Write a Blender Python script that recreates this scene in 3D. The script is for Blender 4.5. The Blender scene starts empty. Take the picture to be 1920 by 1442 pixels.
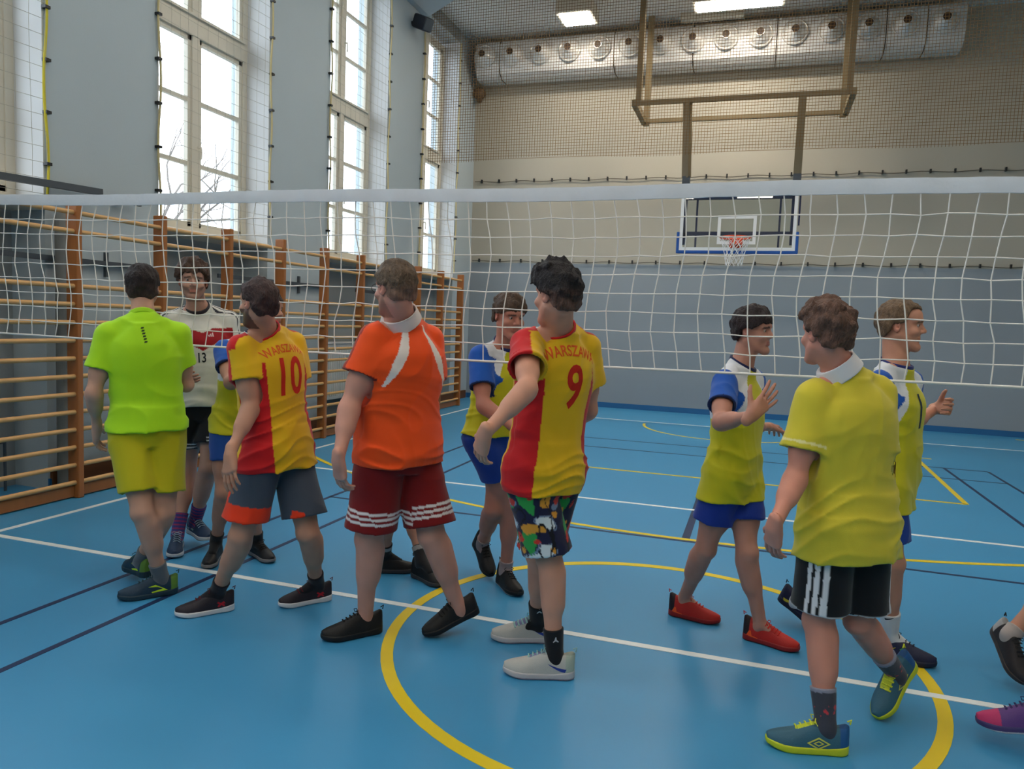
import bpy, bmesh, math, random
import numpy as np
from mathutils import Vector, Matrix
from mathutils.bvhtree import BVHTree

# ---------------------------------------------------------------- camera, world, exposure
scene = bpy.context.scene
COL = scene.collection
YAW, PITCH, ROLL, FPX = 0.315639, -0.08237, 0.039145, 1391.06
def cam_basis():
    f = np.array([-math.sin(YAW)*math.cos(PITCH), math.cos(YAW)*math.cos(PITCH), math.sin(PITCH)])
    r = np.array([math.cos(YAW), math.sin(YAW), 0.0]); u = np.cross(r, f)
    return r*math.cos(ROLL)+u*math.sin(ROLL), -r*math.sin(ROLL)+u*math.cos(ROLL), f
_r, _u, _f = cam_basis()
cd = bpy.data.cameras.new('camera'); cam = bpy.data.objects.new('camera', cd); COL.objects.link(cam)
cam.matrix_world = Matrix(((_r[0], _u[0], -_f[0], 0.419214), (_r[1], _u[1], -_f[1], -3.630477), (_r[2], _u[2], -_f[2], 1.580967), (0, 0, 0, 1)))
cd.sensor_fit = 'HORIZONTAL'; cd.sensor_width = 36.0; cd.lens = 36.0*FPX/1920.0; cd.clip_start = 0.05; cd.clip_end = 300
scene.camera = cam
world = bpy.data.worlds.new('overcast_sky'); scene.world = world; world.use_nodes = True
wn = world.node_tree; bg = wn.nodes['Background']
tc = wn.nodes.new('ShaderNodeTexCoord'); sx = wn.nodes.new('ShaderNodeSeparateXYZ'); rp = wn.nodes.new('ShaderNodeValToRGB')
wn.links.new(tc.outputs['Generated'], sx.inputs[0]); wn.links.new(sx.outputs['Z'], rp.inputs['Fac'])
rp.color_ramp.elements[0].position = 0.0; rp.color_ramp.elements[0].color = (0.74, 0.80, 0.88, 1)
rp.color_ramp.elements[1].position = 0.6; rp.color_ramp.elements[1].color = (0.86, 0.92, 1.0, 1)
wn.links.new(rp.outputs['Color'], bg.inputs['Color']); bg.inputs['Strength'].default_value = 5.0
LAMP_STRENGTH = 22.0
scene.view_settings.view_transform = 'Standard'; scene.view_settings.look = 'None'
scene.view_settings.exposure = 0.34; scene.view_settings.gamma = 1.0; scene.view_settings.use_curve_mapping = False
try:
    scene.cycles.use_denoising = True
    scene.cycles.max_bounces = 8; scene.cycles.diffuse_bounces = 4; scene.cycles.glossy_bounces = 3
    scene.cycles.transparent_max_bounces = 16; scene.cycles.caustics_reflective = False; scene.cycles.caustics_refractive = False
except Exception: pass

# ---------------------------------------------------------------- helpers
def lin(c):
    return tuple(((v/255.0)/12.92 if v/255.0 <= 0.04045 else ((v/255.0+0.055)/1.055)**2.4) for v in c)
def rgb(*c): return lin(c)
MATS = {}
def mat(name, color=None, rough=0.6, spec=0.4, bump=0.0, bscale=60.0, mottle=0.06, mscale=4.0, metal=0.0, vcol=False, emit=None, sheen=0.0, coat=0.0, sss=0.0, stretch=None):
    if name in MATS: return MATS[name]
    m = bpy.data.materials.new(name); m.use_nodes = True; MATS[name] = m
    nt = m.node_tree; b = nt.nodes['Principled BSDF']; L = nt.links
    b.inputs['Roughness'].default_value = rough; b.inputs['Metallic'].default_value = metal
    b.inputs['Specular IOR Level'].default_value = spec
    if sheen: b.inputs['Sheen Weight'].default_value = sheen
    if coat: b.inputs['Coat Weight'].default_value = coat; b.inputs['Coat Roughness'].default_value = 0.15
    if sss: b.inputs['Subsurface Weight'].default_value = sss; b.inputs['Subsurface Radius'].default_value = (0.012, 0.005, 0.003)
    tc = nt.nodes.new('ShaderNodeTexCoord'); mp = nt.nodes.new('ShaderNodeMapping'); L.new(tc.outputs['Object'], mp.inputs[0])
    if stretch: mp.inputs['Scale'].default_value = stretch
    if vcol:
        src = nt.nodes.new('ShaderNodeAttribute'); src.attribute_name = 'Col'; cout = src.outputs['Color']
    else:
        src = nt.nodes.new('ShaderNodeRGB'); src.outputs[0].default_value = (*color, 1); cout = src.outputs[0]
    n = nt.nodes.new('ShaderNodeTexNoise'); n.inputs['Scale'].default_value = mscale; n.inputs['Detail'].default_value = 4
    L.new(mp.outputs[0], n.inputs['Vector'])
    mr = nt.nodes.new('ShaderNodeMapRange'); mr.inputs['To Min'].default_value = 1-mottle; mr.inputs['To Max'].default_value = 1+mottle
    L.new(n.outputs['Fac'], mr.inputs['Value'])
    vm = nt.nodes.new('ShaderNodeVectorMath'); vm.operation = 'SCALE'; L.new(cout, vm.inputs[0]); L.new(mr.outputs[0], vm.inputs['Scale'])
    L.new(vm.outputs[0], b.inputs['Base Color'])
    if bump:
        n2 = nt.nodes.new('ShaderNodeTexNoise'); n2.inputs['Scale'].default_value = bscale; n2.inputs['Detail'].default_value = 3
        L.new(mp.outputs[0], n2.inputs['Vector'])
        bp = nt.nodes.new('ShaderNodeBump'); bp.inputs['Strength'].default_value = bump; bp.inputs['Distance'].default_value = 0.01
        L.new(n2.outputs['Fac'], bp.inputs['Height']); L.new(bp.outputs[0], b.inputs['Normal'])
    if emit:
        b.inputs['Emission Color'].default_value = (*emit[0], 1); b.inputs['Emission Strength'].default_value = emit[1]
    return m
def glass_mat(name, tint, refl=0.08, alpha_col=(1, 1, 1)):
    m = bpy.data.materials.new(name); m.use_nodes = True; nt = m.node_tree; nt.nodes.clear(); L = nt.links
    o = nt.nodes.new('ShaderNodeOutputMaterial'); mx = nt.nodes.new('ShaderNodeMixShader'); t = nt.nodes.new('ShaderNodeBsdfTransparent'); g = nt.nodes.new('ShaderNodeBsdfGlossy')
    lw = nt.nodes.new('ShaderNodeLayerWeight'); pw = nt.nodes.new('ShaderNodeMath'); pw.operation = 'POWER'; pw.inputs[1].default_value = 4.0
    fr = nt.nodes.new('ShaderNodeMapRange'); fr.inputs['To Min'].default_value = 0.04; fr.inputs['To Max'].default_value = 0.7
    L.new(lw.outputs['Facing'], pw.inputs[0]); L.new(pw.outputs[0], fr.inputs['Value'])
    t.inputs['Color'].default_value = (*tint, 1); g.inputs['Roughness'].default_value = refl
    L.new(fr.outputs[0], mx.inputs[0]); L.new(t.outputs[0], mx.inputs[1]); L.new(g.outputs[0], mx.inputs[2]); L.new(mx.outputs[0], o.inputs[0])
    return m

def tag(o, label=None, cat=None, group=None, kind=None):
    if label: o['label'] = label
    if cat: o['category'] = cat
    if group: o['group'] = group
    if kind: o['kind'] = kind
    return o
def thing(name, label, cat, loc=(0, 0, 0), group=None):
    o = bpy.data.objects.new(name, None); COL.objects.link(o); o.location = loc
    o.empty_display_size = 0.1
    return tag(o, label, cat, group)
def bn(v):
    v = Vector(v); return v.normalized()
class MB:
    """collects simple shapes into one mesh"""
    def __init__(s): s.bm = bmesh.new()
    def box(s, lo, hi, bev=0.0):
        lo = Vector(lo); hi = Vector(hi); c = (lo+hi)/2; d = hi-lo
        r = bmesh.ops.create_cube(s.bm, size=1.0, matrix=Matrix.Translation(c) @ Matrix.Diagonal((*d, 1)))
        if bev:
            es = list({e for v in r['verts'] for e in v.link_edges})
            bmesh.ops.bevel(s.bm, geom=es, offset=bev, segments=2, profile=0.5, affect='EDGES')
        return s
    def bar(s, a, b, w, h, up=(0, 0, 1), bev=0.0):
        a = Vector(a); b = Vector(b); d = (b-a); L = d.length; d.normalize()
        x = d.cross(Vector(up)); x = x.normalized() if x.length > 1e-5 else Vector((1, 0, 0)); z = x.cross(d)
        M = Matrix((( x[0], d[0], z[0], (a[0]+b[0])/2), (x[1], d[1], z[1], (a[1]+b[1])/2), (x[2], d[2], z[2], (a[2]+b[2])/2), (0, 0, 0, 1)))
        r = bmesh.ops.create_cube(s.bm, size=1.0, matrix=M @ Matrix.Diagonal((w, L, h, 1)))
        if bev: bmesh.ops.bevel(s.bm, geom=list({e for v in r['verts'] for e in v.link_edges}), offset=bev, segments=2, profile=0.5, affect='EDGES')
        return s
    def tube(s, pts, r, n=8, closed=False):
        pts = [Vector(p) for p in pts]; rings = []; N = len(pts)
        rr = r if hasattr(r, '__len__') else [r]*N
        prev = None
        for i, p in enumerate(pts):
            if closed: t = (pts[(i+1) % N]-pts[i-1])
            else: t = pts[min(i+1, N-1)]-pts[max(i-1, 0)]
            t.normalize()
            if prev is None:
                ref = Vector((0, 0, 1)) if abs(t.z) < 0.9 else Vector((1, 0, 0))
                x = t.cross(ref).normalized()
            else:
                x = (prev-t*prev.dot(t)).normalized()
            prev = x; y = t.cross(x)
            rings.append([s.bm.verts.new(p+(x*math.cos(2*math.pi*k/n)+y*math.sin(2*math.pi*k/n))*rr[i]) for k in range(n)])
        M = N if closed else N-1
        for i in range(M):
            A, B = rings[i], rings[(i+1) % N]
            for k in range(n): s.bm.faces.new((A[k], A[(k+1) % n], B[(k+1) % n], B[k]))
        if not closed:
            s.bm.faces.new(rings[0][::-1]); s.bm.faces.new(rings[-1])
        return s
    def cyl(s, a, b, r, n=20, r2=None): return s.tube([a, b], [r, r if r2 is None else r2], n)
    def ball(s, c, r, sc=(1, 1, 1), seg=16):
        bmesh.ops.create_uvsphere(s.bm, u_segments=seg, v_segments=max(6, seg//2), radius=r, matrix=Matrix.Translation(c) @ Matrix.Diagonal((*sc, 1))); return s
    def poly(s, pts): s.bm.faces.new([s.bm.verts.new(p) for p in pts]); return s
    def prism(s, pts, ext):
        ext = Vector(ext); a = [s.bm.verts.new(p) for p in pts]; b = [s.bm.verts.new(Vector(p)+ext) for p in pts]; n = len(pts)
        s.bm.faces.new(a); s.bm.faces.new(b[::-1])
        for i in range(n): s.bm.faces.new((a[i], b[i], b[(i+1) % n], a[(i+1) % n]))
        return s
    def build(s, name, m, parent=None, smooth=False, off=None):
        bmesh.ops.recalc_face_normals(s.bm, faces=s.bm.faces)
        me = bpy.data.meshes.new(name)
        if off is not None: bmesh.ops.translate(s.bm, verts=s.bm.verts, vec=-Vector(off))
        elif parent is not None: bmesh.ops.translate(s.bm, verts=s.bm.verts, vec=-wloc(parent))
        s.bm.to_mesh(me); s.bm.free(); me.materials.append(m)
        if smooth:
            me.polygons.foreach_set('use_smooth', [True]*len(me.polygons))
            try: me.set_sharp_from_angle(angle=math.radians(40))
            except Exception: pass
        o = bpy.data.objects.new(name, me); COL.objects.link(o)
        if parent is not None: o.parent = parent
        return o
def wloc(o):
    v = Vector((0, 0, 0))
    while o is not None: v = v+Vector(o.location); o = o.parent
    return v
def struct(o): o['kind'] = 'structure'; return o
def copy_tree(o, parent=None):
    c = o.copy(); COL.objects.link(c); c.parent = parent
    for ch in list(o.children): copy_tree(ch, c)
    return c
random.seed(7); rng = np.random.default_rng(5)

# ---------------------------------------------------------------- room
XL, XR, YB, YF, ZC = -5.3, 5.9, -11.0, 10.8, 7.1
RX = -5.66                                   # window plane, recessed behind the pilasters
m_wall = mat('wall_paint_bluegrey', rgb(172, 184, 191), 0.75, 0.25, 0.08, 90, 0.04, 1.2)
m_wallu = mat('wall_paint_cream', rgb(176, 172, 160), 0.8, 0.2, 0.06, 90, 0.03, 1.0)
m_ceil = mat('ceiling_paint', rgb(222, 222, 220), 0.85, 0.2, 0.05, 60, 0.03, 1.0)
m_reveal = mat('reveal_paint_white', rgb(198, 200, 202), 0.75, 0.25, 0.05, 60, 0.04, 1.5)
m_low = mat('lower_wall_grey', rgb(146, 152, 154), 0.8, 0.25, 0.1, 40, 0.10, 2.0)
m_frame = mat('window_frame_cream', rgb(206, 200, 186), 0.55, 0.4, 0.05, 50, 0.06, 5)
m_glass = glass_mat('window_glass', (0.93, 0.96, 0.97), 0.02)
m_skirt = mat('baseboard_blue', rgb(40, 100, 150), 0.5, 0.4, 0.03, 60, 0.05, 3)

def floor_mat():
    m = mat('floor_blue_vinyl', rgb(62, 142, 190), 0.36, 0.45, 0.03, 400, 0.05, 0.8)
    nt = m.node_tree; b = nt.nodes['Principled BSDF']
    n = nt.nodes.new('ShaderNodeTexNoise'); n.inputs['Scale'].default_value = 1.4; n.inputs['Detail'].default_value = 5
    r = nt.nodes.new('ShaderNodeMapRange'); r.inputs['To Min'].default_value = 0.30; r.inputs['To Max'].default_value = 0.46
    nt.links.new(n.outputs['Fac'], r.inputs['Value']); nt.links.new(r.outputs[0], b.inputs['Roughness'])
    return m
m_floor = floor_mat()
struct(MB().box((XL-0.6, YB-0.3, -0.12), (XR+0.3, YF+0.3, 0.0)).build('floor', m_floor))
struct(MB().box((XL-0.6, YB-0.3, ZC), (XR+0.3, YF+0.3, ZC+0.2)).build('ceiling', m_ceil))
fw = MB().box((XL-0.6, YF, 0), (XR+0.3, YF+0.3, 2.8)).build('wall_front', mat('wall_paint_lower_grey', rgb(146, 155, 163), 0.7, 0.3, 0.08, 90, 0.04, 1.2)); struct(fw)
struct(MB().box((XL-0.6, YF, 2.8), (XR+0.3, YF+0.3, ZC)).build('wall_front_upper', m_wallu))
struct(MB().box((XL-0.6, YB-0.3, 0), (XR+0.3, YB, ZC)).build('wall_back', m_wallu))
struct(MB().box((XR, YB, 0), (XR+0.3, YF, ZC)).build('wall_right', m_wallu))
# left wall: pilasters between tall recesses, the recess backs carry the windows
OPEN = [(-9.62, -7.90), (-6.62, -4.90), (-3.62, -1.90), (-0.62, 1.12), (2.35, 4.10), (5.40, 7.07), (8.30, 9.88)]
wl = MB()
edges = [YB]+[v for o in OPEN for v in o]+[YF]
for i in range(0, len(edges), 2): wl.box((XL-0.55, edges[i], 0), (XL, edges[i+1], ZC))
struct(wl.build('wall_left', m_wall))
rv = MB()
for (a, b) in OPEN:
    rv.box((RX-0.19, a, 0), (RX-0.02, b, 2.40)); rv.box((RX-0.19, a, 6.86), (XL, b, ZC))
struct(rv.build('wall_left_recess', m_low))
rr = MB()
for (a, b) in OPEN:
    for y in (a, b):
        s = 1 if y == a else -1
        rr.box((RX-0.05, min(y, y+0.012*s), 2.42), (XL+0.004, max(y, y+0.012*s), 6.86))
struct(rr.build('trim_1', m_reveal))
# haunched ceiling beam over the third pilaster
hb = MB().prism([(XL, 7.10, 6.72), (XL+0.1, 7.10, 6.72), (XL+0.9, 7.10, 7.12), (XL, 7.10, 7.12)], (0, 1.18, 0))
struct(hb.build('trim_2', mat('beam_paint', rgb(196, 208, 218), 0.75, 0.25, 0.05, 60, 0.03, 1)))
bl = MB().box((XL, YF-0.025, 0), (XR, YF, 0.10)); struct(bl.build('baseboard_front', m_skirt))
bl = MB()
for i in range(0, len(edges), 2): bl.box((XL, edges[i], 0), (XL+0.02, edges[i+1], 0.09))
struct(bl.build('baseboard_left', m_skirt))

def make_window(a, b, idx):
    z0, z1 = 2.42, 6.80; w = b-a
    root = struct(MB().box((RX-0.04, a+0.012, z0), (RX+0.05, a+0.09, z1)).box((RX-0.04, b-0.09, z0), (RX+0.05, b-0.012, z1))
        .box((RX-0.04, a+0.09, z0), (RX+0.05, b-0.09, z0+0.09)).box((RX-0.04, a+0.09, z1-0.09), (RX+0.05, b-0.09, z1)).build('window_%d' % idx, m_frame))
    zt = 4.66
    MB().box((RX-0.03, a+0.09, zt-0.10), (RX+0.06, b-0.09, zt+0.10)).box((RX+0.04, a+0.09, zt+0.10), (RX+0.085, b-0.09, zt+0.125)).build('transom', m_frame, root)
    cy = (a+b)/2
    for (za, zb) in ((z0+0.09, zt-0.10), (zt+0.10, z1-0.09)):
        MB().box((RX-0.02, cy-0.055, za), (RX+0.055, cy+0.055, zb)).build('mullion', m_frame, root)
        for (ya, yb) in ((a+0.09, cy-0.055), (cy+0.055, b-0.09)):
            f = MB(); t = 0.05
            f.box((RX-0.02, ya, za), (RX+0.035, ya+t, zb)).box((RX-0.02, yb-t, za), (RX+0.035, yb, zb)).box((RX-0.02, ya, za), (RX+0.035, yb, za+t)).box((RX-0.02, ya, zb-t), (RX+0.035, yb, zb))
            n = 3
            for k in range(1, n):
                zc = za+(zb-za)*k/n; f.box((RX-0.015, ya+t, zc-0.022), (RX+0.03, yb-t, zc+0.022))
            s = f.build('sash', m_frame, root)
            MB().box((RX-0.004, ya+t, za+t), (RX+0.002, yb-t, zb-t)).build('window_pane', m_glass, s)
        hz = (za+zb)/2-0.15
        MB().cyl((RX+0.05, cy+0.03, hz), (RX+0.10, cy+0.03, hz), 0.012, 8).tube([(RX+0.10, cy+0.03, hz), (RX+0.105, cy+0.03, hz-0.06), (RX+0.10, cy+0.03, hz-0.13)], 0.010, 8).build('window_handle', m_frame, root)
    MB().box((RX+0.0, a, z0-0.05), (XL+0.03, b, z0), 0.01).build('window_sill', m_frame, root)
    # a portal guides the daylight sampling through this opening
    ld = bpy.data.lights.new('daylight_portal', 'AREA'); ld.shape = 'RECTANGLE'; ld.size = z1-z0; ld.size_y = w
    lo = bpy.data.objects.new('daylight_portal', ld); COL.objects.link(lo); lo.location = (RX-0.08, cy, (z0+z1)/2)
    lo.rotation_euler = (0, math.radians(-90), 0); ld.cycles.is_portal = True
for i, (a, b) in enumerate(OPEN): make_window(a, b, i+1)

# floor markings: painted bands a hair above the vinyl
def paint(name, m, lab, polys, z):
    mb = MB()
    for q in polys: mb.prism([(x, y, 0.0) for x, y in q], (0, 0, z))
    return mb.build(name, m)
def seg(a, b, w):
    a = Vector(a); b = Vector(b); d = (b-a).normalized(); n = Vector((-d[1], d[0]))*w/2
    return [a+n, b+n, b-n, a-n]
def arc(c, r, a0, a1, w, n=64):
    out = []
    for i in range(n):
        t0 = math.radians(a0+(a1-a0)*i/n); t1 = math.radians(a0+(a1-a0)*(i+1)/n)
        out.append([(c[0]+(r+w/2)*math.cos(t0), c[1]+(r+w/2)*math.sin(t0)), (c[0]+(r+w/2)*math.cos(t1), c[1]+(r+w/2)*math.sin(t1)),
                    (c[0]+(r-w/2)*math.cos(t1), c[1]+(r-w/2)*math.sin(t1)), (c[0]+(r-w/2)*math.cos(t0), c[1]+(r-w/2)*math.sin(t0))])
    return out
m_lw = mat('line_paint_white', rgb(225, 230, 232), 0.4, 0.4, 0, 60, 0.05, 8)
m_ly = mat('line_paint_yellow', rgb(224, 196, 32), 0.4, 0.4, 0, 60, 0.05, 8)
m_ln = mat('line_paint_navy', rgb(24, 44, 84), 0.42, 0.4, 0, 60, 0.05, 8)
W = 0.045
struct(paint('trim_3', m_lw, None, [seg((-4.53, 0), (4.53, 0), W), seg((-4.5, -9), (-4.5, 9), W), seg((4.5, -9), (4.5, 9), W),
    seg((-4.5, 3), (4.5, 3), W), seg((-4.5, -3), (4.5, -3), W), seg((-4.5, 9), (4.5, 9), W), seg((-4.5, -9), (4.5, -9), W)], 0.0030))
struct(paint('trim_4', m_ly, None, arc((0, 0), 1.285, 0, 360, 0.058, 96)+arc((0, 8.75), 6.72, 180, 360, 0.05, 96)+arc((0, -8.75), 6.72, 0, 180, 0.05, 96)
    +[seg((-2.45, 4.5), (2.45, 4.5), W), seg((2.45, 4.5), (2.62, 10.4), 0.05), seg((-2.45, 4.5), (-2.62, 10.4), 0.05)]+arc((0, 8.75), 1.27, 180, 360, 0.045, 48)
    +[seg((2.56, 7.4), (2.72, 7.4), 0.05), seg((4.55, 10.42), (5.6, 10.42), 0.06)], 0.0022))
struct(paint('trim_5', m_ln, None, [seg((x, -6.7), (x, 6.7), 0.035) for x in (-3.05, -2.59, 2.72, 3.20)]+
    [seg((-3.05, y), (3.2, y), 0.035) for y in (1.98, 5.94, 6.7, -1.98, -5.94, -6.7)]+[seg((0, 2.05), (0, 6.6), 0.06), seg((0, -6.6), (0, -2.0), 0.06)], 0.0014))

# ---------------------------------------------------------------- wall bars
m_post = mat('wall_bar_post_wood', rgb(162, 100, 52), 0.42, 0.45, 0.04, 30, 0.14, 6, stretch=(3, 3, 0.4))
m_rung = mat('wall_bar_rung_wood', rgb(206, 160, 104), 0.42, 0.45, 0.03, 30, 0.10, 6, stretch=(3, 0.4, 3))
RZ = [0.13+0.1465*k for k in range(12)]+[2.18, 2.33]
Y0, DY = 0.105, 0.915
def make_bars(y, last=False):
    r = thing('wall_bars', 'x', 'wall bars', (-4.87, y+DY/2, 0), 'wooden wall bar sections along the left wall')
    def post(yy):
        MB().box((-4.93, yy-0.026, 0), (-4.81, yy+0.026, 2.44), 0.008).build('post', m_post, r)
    post(y)
    if last: post(y+DY)
    rung0 = None
    for z in RZ:
        if rung0 is None:
            rung0 = MB().tube([(-4.85, y+0.026, z), (-4.85, y+DY-0.026, z)], 0.019, 12).build('rung', m_rung, r, smooth=True)
        else:
            c = rung0.copy(); COL.objects.link(c); c.parent = r; c.location = (0, 0, z-RZ[0])
    MB().box((-4.90, y+0.026, 0.01), (-4.86, y+DY-0.026, 0.10), 0.004).build('bottom_board', m_post, r)
    return r
ordw = ['', 'second', 'third', 'fourth', 'fifth', 'sixth', 'seventh', 'eighth', 'ninth', 'tenth']
b0 = make_bars(Y0)
b0['label'] = 'nearest wooden wall bar section, cut by the left edge of the photo'
for i in range(1, 10):
    if i == 9: c = make_bars(Y0+DY*i, True)
    else: c = copy_tree(b0); c.location = (-4.87, Y0+DY*i+DY/2, 0)
    c['label'] = 'wooden wall bar section, the %s one counted from the left edge of the photo' % ordw[i] if i < 9 else 'last wooden wall bar section, the farthest one beside the end wall'

# radiators under the windows, wall rails, pipe
m_rad = mat('radiator_enamel', rgb(222, 224, 224), 0.45, 0.4, 0.02, 60, 0.06, 3)
m_dk = mat('dark_grey_steel', rgb(72, 80, 88), 0.5, 0.4, 0.03, 60, 0.08, 5)
m_board = mat('brown_plinth_wood', rgb(104, 66, 40), 0.6, 0.3, 0.05, 30, 0.15, 4)
for i, (a, b) in enumerate(OPEN[3:]):
    lab = ['white panel radiator low in the recess at the left edge, behind the wall bars', 'white panel radiator behind the wall bars under the widest window',
           'white panel radiator behind the wall bars under the second window', 'white panel radiator behind the wall bars under the farthest window'][i]
    t = thing('radiator', lab, 'radiator', (RX+0.12, (a+b)/2, 0.35), 'panel radiators in the window recesses')
    y0, y1 = a+0.25, b-0.28
    mb = MB().box((RX+0.08, y0, 0.35), (RX+0.17, y1, 1.18), 0.01)
    k = y0+0.05
    while k < y1-0.03: mb.box((RX+0.168, k, 0.40), (RX+0.178, k+0.02, 1.13)); k += 0.05
    mb.build('radiator_panel', m_rad, t)
    MB().box((RX+0.06, y0+0.01, 1.18), (RX+0.19, y1-0.01, 1.20)).build('radiator_grille', m_rad, t)
    MB().cyl((RX+0.12, y1-0.02, 0.42), (RX+0.12, y1+0.08, 0.42), 0.015, 8).cyl((RX+0.12, y1+0.08, 0.42), (RX+0.12, y1+0.08, 0.0), 0.012, 8).build('radiator_valve', m_dk, t)
tag(MB().box((XL, 1.14, 0.0), (XL+0.03, 10.7, 0.16)).build('floor_plinth', m_board), 'dark brown wooden plinth board along the wall behind the wall bars', 'plinth')
rail = thing('wall_rail', 'dark grey steel rail running along the wall behind the wall bars', 'rail', (XL+0.03, 5, 1.98))
for (a, b) in ((1.12, 2.35), (4.1, 5.4), (7.07, 8.3)):
    MB().box((XL+0.01, a-0.9, 1.955), (XL+0.035, b, 2.0)).build('rail_bar', m_dk, rail)
    MB().box((XL+0.0, (a+b)/2-0.03, 1.86), (XL+0.03, (a+b)/2+0.0, 2.08)).box((XL, a+0.1, 1.9), (XL+0.03, a+0.13, 1.93)).build('rail_bracket', m_dk, rail)
tag(MB().bar((XL+0.09, -3.4, 2.40), (XL+0.09, 1.60, 2.60), 0.05, 0.055).build('handrail', m_dk), 'dark grey bar slanting across the first recess above the net tape at upper left', 'bar')
hk = thing('wall_hook', 'small dark grey bracket on the pilaster just under the net tape', 'bracket', (XL+0.02, 1.9, 2.54))
MB().box((XL, 1.80, 2.52), (XL+0.10, 1.83, 2.56)).build('hook_stem', m_dk, hk)
MB().box((XL+0.07, 1.80, 2.545), (XL+0.10, 2.05, 2.58)).build('hook_arm', m_dk, hk)
m_pipe = mat('painted_pipe', rgb(120, 122, 120), 0.6, 0.3, 0.05, 30, 0.10, 5)
tag(MB().cyl((XL+0.09, 1.19, 0), (XL+0.09, 1.19, 2.38), 0.045, 16).build('heating_pipe', m_pipe, smooth=True), 'thick grey vertical heating pipe behind the first wall bar section', 'pipe')

# protective nets over the windows, with their ropes and clips
m_cord = mat('net_cord_grey', rgb(176, 172, 160), 0.8, 0.2)
m_rope = mat('net_rope_beige', rgb(196, 182, 138), 0.8, 0.2)
m_ropey = mat('net_rope_yellow', rgb(204, 190, 60), 0.7, 0.2)
m_clip = mat('net_clip_black', rgb(30, 32, 34), 0.5, 0.4)
XN = XL+0.028
wlab = ['wire-thin protective net over the recess at the left edge', 'thin protective net in front of the nearest fully visible window', 'thin protective net in front of the middle window', 'thin protective net in front of the far narrow looking window']
for i, (a, b) in enumerate(OPEN[3:]):
    t = thing('window_net', wlab[i], 'net', (XN, (a+b)/2, 2.5), 'protective nets over the windows')
    mb = MB(); z0, z1 = 2.50, 6.85; ny = int((b-a)/0.125); nz = int((z1-z0)/0.125)
    for k in range(ny+1):
        y = a+(b-a)*k/ny; mb.tube([(XN+0.01*math.sin(y*9+z), y+0.012*math.sin(z*3+k), z) for z in np.linspace(z0, z1, 14)], 0.0019, 4)
    for k in range(nz+1):
        z = z0+(z1-z0)*k/nz; mb.tube([(XN, y, z-0.02*math.sin(math.pi*(y-a)/(b-a))) for y in np.linspace(a, b, 7)], 0.0019, 4)
    mb.build('net_mesh', m_cord, t)
    for j, y in enumerate((a, b)):
        m = m_ropey if (i == 0 and j == 1) else m_rope
        MB().tube([(XN, y+0.018*math.sin(z*5.1+i), z) for z in np.linspace(2.5, 6.85, 40)], 0.011, 6).build('border_rope', m, t, smooth=True)
        z = 2.75
        while z < 6.8:
            if z < 2.8: c0 = MB().box((XL, y-0.035 if j == 0 else y-0.012, z-0.012), (XN+0.022, y+0.012 if j == 0 else y+0.035, z+0.012)).build('rope_clip', m_clip, t)
            else: c = c0.copy(); COL.objects.link(c); c.parent = t; c.location = (0, 0, z-2.75)
            z += 0.42

# speaker on the pilaster and one in the corner
m_blk = mat('matt_black_plastic', rgb(28, 32, 44), 0.5, 0.4, 0.03, 80)
t = thing('wall_speaker', 'dark blue-black loudspeaker tilted down on the pilaster under the beam', 'speaker', (XL+0.02, 7.83, 6.42))
MB().bar((XL, 7.83, 6.44), (XL+0.10, 7.83, 6.44), 0.05, 0.05).build('speaker_bracket', m_blk, t)
MB().bar((XL+0.09, 7.83, 6.47), (XL+0.36, 7.70, 6.33), 0.20, 0.22, bev=0.035).build('speaker_cabinet', m_blk, t, smooth=True)
MB().bar((XL+0.35, 7.705, 6.335), (XL+0.375, 7.693, 6.322), 0.16, 0.18, bev=0.01).build('speaker_grille', m_dk, t)
t = thing('corner_speaker', 'round brown speaker high in the corner left of the air duct', 'speaker', (XL+0.14, YF-0.16, 6.2))
m_brn = mat('brown_plastic', rgb(84, 66, 50), 0.6, 0.3, 0.05, 60)
MB().ball((XL+0.13, YF-0.15, 6.14), 0.125, seg=24).build('speaker_ball', m_brn, t, smooth=True)
MB().cyl((XL+0.14, YF-0.16, 6.04), (XL+0.17, YF-0.24, 5.97), 0.05, 12).build('speaker_nozzle', m_brn, t, smooth=True)

# air duct with its row of round nozzles
m_duct = mat('duct_white_metal', rgb(206, 208, 208), 0.42, 0.45, 0.02, 30, 0.05, 3)
m_noz = mat('nozzle_metal', rgb(222, 222, 220), 0.22, 0.6, 0.0, 30, 0.03, 3, metal=0.35)
m_core = mat('nozzle_dark', rgb(46, 34, 26), 0.6, 0.3)
t = thing('air_duct', 'long white ventilation duct with round nozzles, high on the end wall', 'duct', (-1.0, 10.5, 6.3))
prof = [(10.74, 6.98), (10.30, 6.98), (10.24, 6.90), (10.24, 6.52), (10.30, 6.38), (10.42, 6.30), (10.74, 6.30)]
SEGX = [-5.12, -4.62, -2.40, -0.98, 0.42, 2.12, 2.72, 3.28]
for k in range(7):
    MB().prism([(SEGX[k]+0.006, y, z) for y, z in prof], (SEGX[k+1]-SEGX[k]-0.012, 0, 0)).build('duct_segment', m_duct, t)
    if k: MB().prism([(SEGX[k]-0.008, y+(0.0 if y > 10.7 else -0.006), z+(0.006 if z > 6.9 else -0.006)) for y, z in prof], (0.016, 0, 0)).build('duct_seam', m_core, t)
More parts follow.
